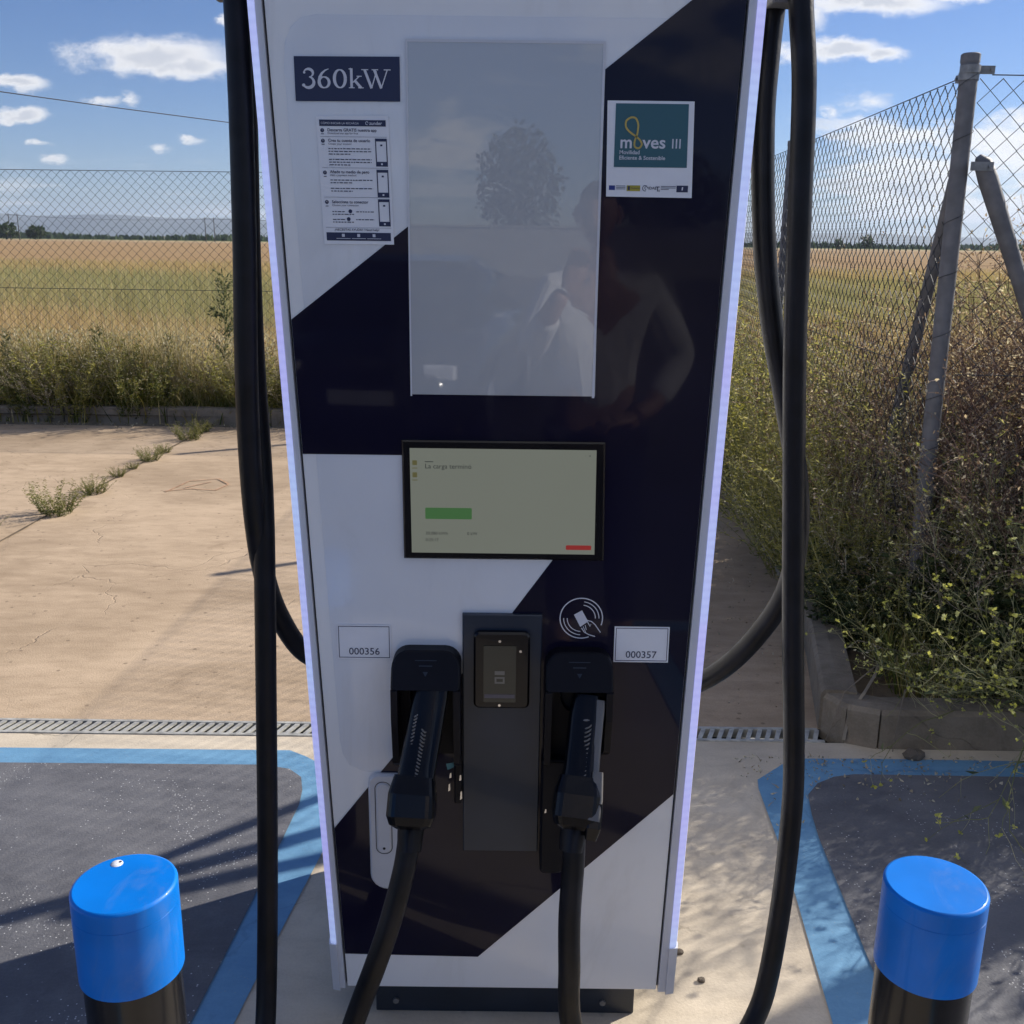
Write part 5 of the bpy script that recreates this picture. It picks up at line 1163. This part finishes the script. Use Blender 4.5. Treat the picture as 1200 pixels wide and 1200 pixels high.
blades('far_tree_line', 6000, hedge_pos, lambda r, p: r.uniform(1.6, 3.2, len(p)) + 1.2 * np.sin(p[:, 0] / 37) ** 2, lambda r, p: r.uniform(1.5, 3.5, len(p)), M['tree_leaf'], lambda r, p: r.random(len(p)), 8, .2, 'dark line of distant trees along the horizon', 'tree line')
TG = 'far trees on the horizon'
for i, (px, w) in enumerate(((-208, 11), (-200, 10), (-191, 9), (-184, 7), (-216, 12), (-225, 12))):
    clump('distant_tree', px * 1.02, 400 + i % 2 * 8, w, 6.0 - (i == 3), 260, 1.6, 200 + i, 'dark rounded tree in the small grove on the horizon', 'tree', group=TG)
clump('distant_tree', 135, 400, 5, 5.5, 160, 1.2, 220, 'tiny lone tree on the horizon seen through the receding fence', 'tree', group='lone trees on the horizon'); clump('distant_tree', 124, 400, 3.5, 4.0, 120, 1, 221, 'tiny lone tree on the horizon seen through the receding fence', 'tree', group='lone trees on the horizon')
def pylon(x, y, h, label, gap=3.4):
    root = empty('power_pole', (x, y, 0)); tag(root, label, 'power pole')
    for s in (-1, 1): g = MB(); g.tube([(x + s * gap / 2, y, -.3), (x + s * gap / 2, y, h)], [.18, .12], 6); g.build('pole', M['far_wood'], root)
    g = MB(); g.tube([(x - gap * .75, y, h - .6), (x + gap * .75, y, h - .6)], .10, 5); g.build('crossarm', M['far_wood'], root)
pylon(-192, 400, 9.8, 'twin pole power pylon next to the horizon grove'); pylon(-117, 400, 9.2, 'twin pole power pylon close to the station cable')
def wire_run(pts, label, r=.012):
    g = MB(); P = [Vector(p) for p in pts]; out = []
    for a, b in zip(P[:-1], P[1:]):
        for i in range(10): t = i / 10; q = a.lerp(b, t); q.z -= 1.0 * 4 * t * (1 - t); out.append(q)
    out.append(P[-1]); g.tube(out, r, 4); o = g.build('overhead_wire', M['far_wood']); tag(o, label, 'power line')
wire_run([(-46, 17.3, 8.9), (18, 109, 8.9)], 'single overhead wire crossing the sky above the field', .022)
pole_ = empty('wooden_pole', (18, 109, 0)); tag(pole_, 'wooden line pole hidden behind the station', 'power pole'); g = MB(); g.tube([(18, 109, -.2), (18, 109, 9)], .14, 8); g.build('pole', M['far_wood'], pole_)
wire_run([(-192, 400, 9.2), (-117, 400, 8.6), (80, 400, 8.8)], 'thin line strung between the far twin pole pylons', .05)

# ------------------------------------------------------------------ summer haze over the plain
def haze():
    g = MB(); g.box((-9300, -300, -4), (9300, 9300, 215)); m = bpy.data.materials.new('summer_haze'); m.use_nodes = True; T = NT(m.node_tree); T.n.clear()
    v = T.new('ShaderNodeVolumePrincipled'); v.inputs['Color'].default_value = (.66, .79, 1, 1); v.inputs['Density'].default_value = 1.3e-4; v.inputs['Anisotropy'].default_value = .2
    o = T.new('ShaderNodeOutputMaterial'); T.l.new(v.outputs[0], o.inputs['Volume'])
    tag(g.build('haze', m), 'thin pale summer haze lying over the plain', 'haze', kind='stuff')
haze()

# ------------------------------------------------------------------ what stands behind the photographer and shows in the glossy front
def car(x, y, rz):
    root = empty('parked_car', (0, 0, 0)); tag(root, 'dark parked car mirrored in the glossy front panel', 'car')
    secs = [(-2.1, .62, .30, .80), (-2.0, .80, .26, .92), (-1.2, .88, .24, 1.0), (0, .90, .24, 1.02), (1.2, .89, .24, .96), (1.9, .84, .26, .84), (2.1, .66, .34, .70)]
    g = MB(); rings = []
    for yy, hw, zl, zh in secs: rings.append([(-hw, yy, zl + .1), (-hw * .92, yy, zl), (hw * .92, yy, zl), (hw, yy, zl + .1), (hw, yy, zh - .18), (hw * .9, yy, zh - .03), (hw * .5, yy, zh), (-hw * .5, yy, zh), (-hw * .9, yy, zh - .03), (-hw, yy, zh - .18)])
    g.loft(rings[::-1]); body = g.build('body', M['carpaint'], root)
    g = MB(); rings = []
    for yy, hw, zt_ in ((-1.7, .70, 1.0), (-1.2, .68, 1.40), (-.2, .66, 1.50), (.5, .68, 1.42), (1.25, .74, .98)): rings.append([(-hw - .08, yy, .93), (hw + .08, yy, .93), (hw, yy, zt_ - .1), (hw * .8, yy, zt_), (-hw * .8, yy, zt_), (-hw, yy, zt_ - .1)])
    g.loft(rings[::-1]); cabn = g.build('cabin', M['carglass'], root)
    g = MB(); g.loft([[(-.5, yy, z), (.5, yy, z), (.5, yy, z + .03), (-.5, yy, z + .03)] for yy, z in ((.35, 1.455), (-.2, 1.505), (-1.1, 1.42))], smooth=False); g.build('roof', M['carpaint'], root)
    for sx_ in (-1, 1):
        for yy in (-1.3, 1.3):
            g = MB(); g.lathe([(0, -.1), (.2, -.1), (.31, -.1), (.33, -.06), (.33, .06), (.31, .1), (0, .1)], (0, 0, 0), 24); g.v = [(sx_ * .80 + z, yy + xx, .33 + yv) for xx, yv, z in g.v]; w_ = g.build('wheel', M['tyre'], root)
            g = MB(); g.lathe([(0, .105), (.19, .105), (.2, .09)], (0, 0, 0), 20); g.v = [(sx_ * (.80 + z), yy + xx, .33 + yv) for xx, yv, z in g.v]; g.build('rim', M['rim'], w_)
        g = MB(); g.box((sx_ * .62 - .13, 1.98, .62), (sx_ * .62 + .13, 2.10, .74)); g.build('headlight', M['headlight'], root, bevel=.02)
    g = MB(); g.box((-.26, 2.10, .42), (.26, 2.125, .53)); g.build('number_plate', M['plate_white'], root); g = MB(); g.box((-.45, 2.08, .56), (.45, 2.112, .66)); g.build('grille', M['tyre'], root)
    root.location = (x, y, 0); root.rotation_euler = (0, 0, rz); return root
car(-.9, -6.2, R(8))
g = MB(); g.box((-40, -46.2, 0), (45, -46, 2.3)); g.box((-40, -46.25, 2.3), (45, -45.95, 2.40)); tag(g.build('boundary_wall', M['wallwhite']), 'long pale rendered wall far behind the photographer', 'wall')
clump('roadside_tree', .2, -52, 4.6, 7.6, 2200, .32, 300, 'broad leafy tree mirrored in the blank screen', 'tree'); clump('roadside_tree', -7.5, -50, 4.0, 5.0, 700, .45, 301, 'low bushy tree mirrored at the edge of the blank screen', 'tree'); clump('roadside_tree', 9, -58, 7, 7, 900, .6, 302, 'spreading tree behind the pale wall', 'tree')

def person():
    root = empty('person', (.33, -.30, 0)); tag(root, 'person in white shirt and dark trousers raising one hand, mirrored in the panel', 'person')
    def skin(name, verts, edges, mat, sub=2, rootv=0):
        me = bpy.data.meshes.new(name); me.from_pydata([v[:3] for v in verts], edges, []); o = bpy.data.objects.new(name, me); col.objects.link(o); o.parent = root
        o.modifiers.new('skin', 'SKIN'); sl = me.skin_vertices[0] if me.skin_vertices else None
        if sl is None:
            bm = bmesh.new(); bm.from_mesh(me); bm.verts.layers.skin.verify(); bm.to_mesh(me); bm.free(); sl = me.skin_vertices[0]
        for i, v in enumerate(verts): r_ = v[3]; sl.data[i].radius = (r_, v[4] if len(v) > 4 else r_)
        sl.data[rootv].use_root = True
        o.modifiers.new('sub', 'SUBSURF').levels = sub; o.modifiers['sub'].render_levels = sub; me.materials.append(mat); return o
    # body surface: pelvis, spine, neck, arms, legs (local, facing +y)
    V = [(0, 0, .98, .155, .12), (0, .0, 1.18, .145, .11), (0, .0, 1.38, .175, .125), (0, -.01, 1.53, .10, .08), (0, .0, 1.60, .055), (0, .015, 1.66, .052),
         (-.19, 0, 1.49, .068), (-.27, .10, 1.26, .050), (-.20, .30, 1.42, .040), (-.155, .33, 1.50, .033),
         (.20, 0, 1.49, .068), (.34, -.03, 1.23, .052), (.20, .14, 1.05, .040), (.13, .19, 1.03, .034),
         (-.10, 0, .90, .105), (-.11, .01, .50, .070), (-.12, -.02, .10, .050), (-.12, .12, .05, .042), (.10, 0, .90, .105), (.12, .02, .50, .070), (.14, -.02, .10, .050), (.15, .12, .05, .042)]
    E = [(0, 1), (1, 2), (2, 3), (3, 4), (4, 5), (2, 6), (6, 7), (7, 8), (8, 9), (2, 10), (10, 11), (11, 12), (12, 13), (0, 14), (14, 15), (15, 16), (16, 17), (0, 18), (18, 19), (19, 20), (20, 21)]
    b = skin('body', V, E, M['skin'])
    SV = [(0, 0, .96, .172, .137), (0, 0, 1.18, .160, .125), (0, 0, 1.38, .188, .138), (0, -.01, 1.52, .112, .092), (-.19, 0, 1.485, .080), (-.27, .10, 1.26, .064), (-.20, .29, 1.41, .052), (.20, 0, 1.485, .080), (.34, -.03, 1.23, .066), (.22, .12, 1.07, .054)]
    skin('shirt', SV, [(0, 1), (1, 2), (2, 3), (2, 4), (4, 5), (5, 6), (2, 7), (7, 8), (8, 9)], M['shirt'])
    TV = [(0, 0, .97, .165, .13), (-.10, 0, .88, .118), (-.11, .01, .50, .086), (-.12, -.02, .10, .070), (.10, 0, .88, .118), (.12, .02, .50, .086), (.14, -.02, .10, .070)]
    skin('trousers', TV, [(0, 1), (1, 2), (2, 3), (0, 4), (4, 5), (5, 6)], M['trousers'])
    # head with nose, brow, ears
    bm = bmesh.new(); bmesh.ops.create_uvsphere(bm, u_segments=24, v_segments=16, radius=1)
    for v in bm.verts:
        x_, y_, z_ = v.co; jaw = 1 - .28 * max(0, -z_); v.co = Vector((x_ * .078 * jaw, y_ * .098 * (jaw if y_ < 0 else 1), z_ * .118))
        if abs(x_) < .22 and y_ > .8 and -.35 < z_ < .15: v.co.y += .022 * (1 - abs(x_) / .22) * (1 if z_ < -.05 else .5)
        if abs(x_) > .25 and abs(x_) < .6 and y_ > .6 and -.02 < z_ < .2: v.co.y -= .008
    me = bpy.data.meshes.new('head'); bm.to_mesh(me); bm.free(); me.materials.append(M['skin']); me.polygons.foreach_set('use_smooth', [True] * len(me.polygons)); hd = bpy.data.objects.new('head', me); col.objects.link(hd); hd.parent = root; hd.location = (-.02, .035, 1.765); hd.rotation_euler = (R(-8), 0, R(12))
    bm = bmesh.new(); bmesh.ops.create_uvsphere(bm, u_segments=24, v_segments=16, radius=1)
    bmesh.ops.delete(bm, geom=[v for v in bm.verts if v.co.z < (.42 if v.co.y > -.1 else -.35)], context='VERTS')
    for v in bm.verts: v.co = Vector((v.co.x * .083, v.co.y * .104, v.co.z * .124))
    me = bpy.data.meshes.new('hair'); bm.to_mesh(me); bm.free(); me.materials.append(M['hair']); hr = bpy.data.objects.new('hair', me); col.objects.link(hr); hr.parent = hd
    for s_ in (-1, 1):
        g = MB(); g.tube([(s_ * .074, -.005, -.035), (s_ * .086, -.012, .0), (s_ * .078, -.01, .032)], [.008, .013, .008], 8); e_ = g.build('ear', M['skin']); e_.parent = hd
        g = MB(); g.lathe([(0, -.008), (.010, -.004), (.012, 0), (.010, .004), (0, .008)], (s_ * .030, .086, .012), 10); e_ = g.build('eye', M['hair']); e_.parent = hd
    g = MB(); g.tube([(-.024, .083, -.058), (0, .092, -.060), (.024, .083, -.058)], .005, 6); e_ = g.build('mouth', M['hair']); e_.parent = hd
    # hands: palm and five bent fingers
    def hand(c, fwd, upv, sgn):
        c, fwd, upv = Vector(c), Vector(fwd).normalized(), Vector(upv).normalized(); sd2 = fwd.cross(upv)
        g = MB(); loft_along(g, [c - fwd * .045, c, c + fwd * .045], [(.026, .018), (.040, .017), (.040, .013)], .8)
        for k, L in enumerate((.070, .080, .076, .060)):
            o_ = c + fwd * .042 + upv * 0 + sd2 * (-.030 + k * .020); g.tube([o_, o_ + fwd * L * .45, o_ + fwd * L * .75 - upv * L * .28, o_ + fwd * L * .8 - upv * L * .6], [.0095, .009, .0085, .007], 8)
        o_ = c + sd2 * sgn * .036 - fwd * .02; g.tube([o_, o_ + sd2 * sgn * .02 + fwd * .02, o_ + sd2 * sgn * .022 + fwd * .05 - upv * .012], [.012, .010, .008], 8)
        h_ = g.build('hand', M['skin']); h_.parent = root
    hand((-.125, .345, 1.545), (.35, .1, 1), (0, -1, .1), 1); hand((.09, .215, 1.02), (-1, .35, -.1), (0, .3, 1), -1)
    for s_ in (-1, 1):
        g = MB(); loft_along(g, [(s_ * .13, -.08, .04), (s_ * .13, .04, .05), (s_ * .14, .17, .035)], [(.04, .04), (.048, .045), (.042, .03)], .6); q = g.build('shoe', M['tyre']); q.parent = root
person()
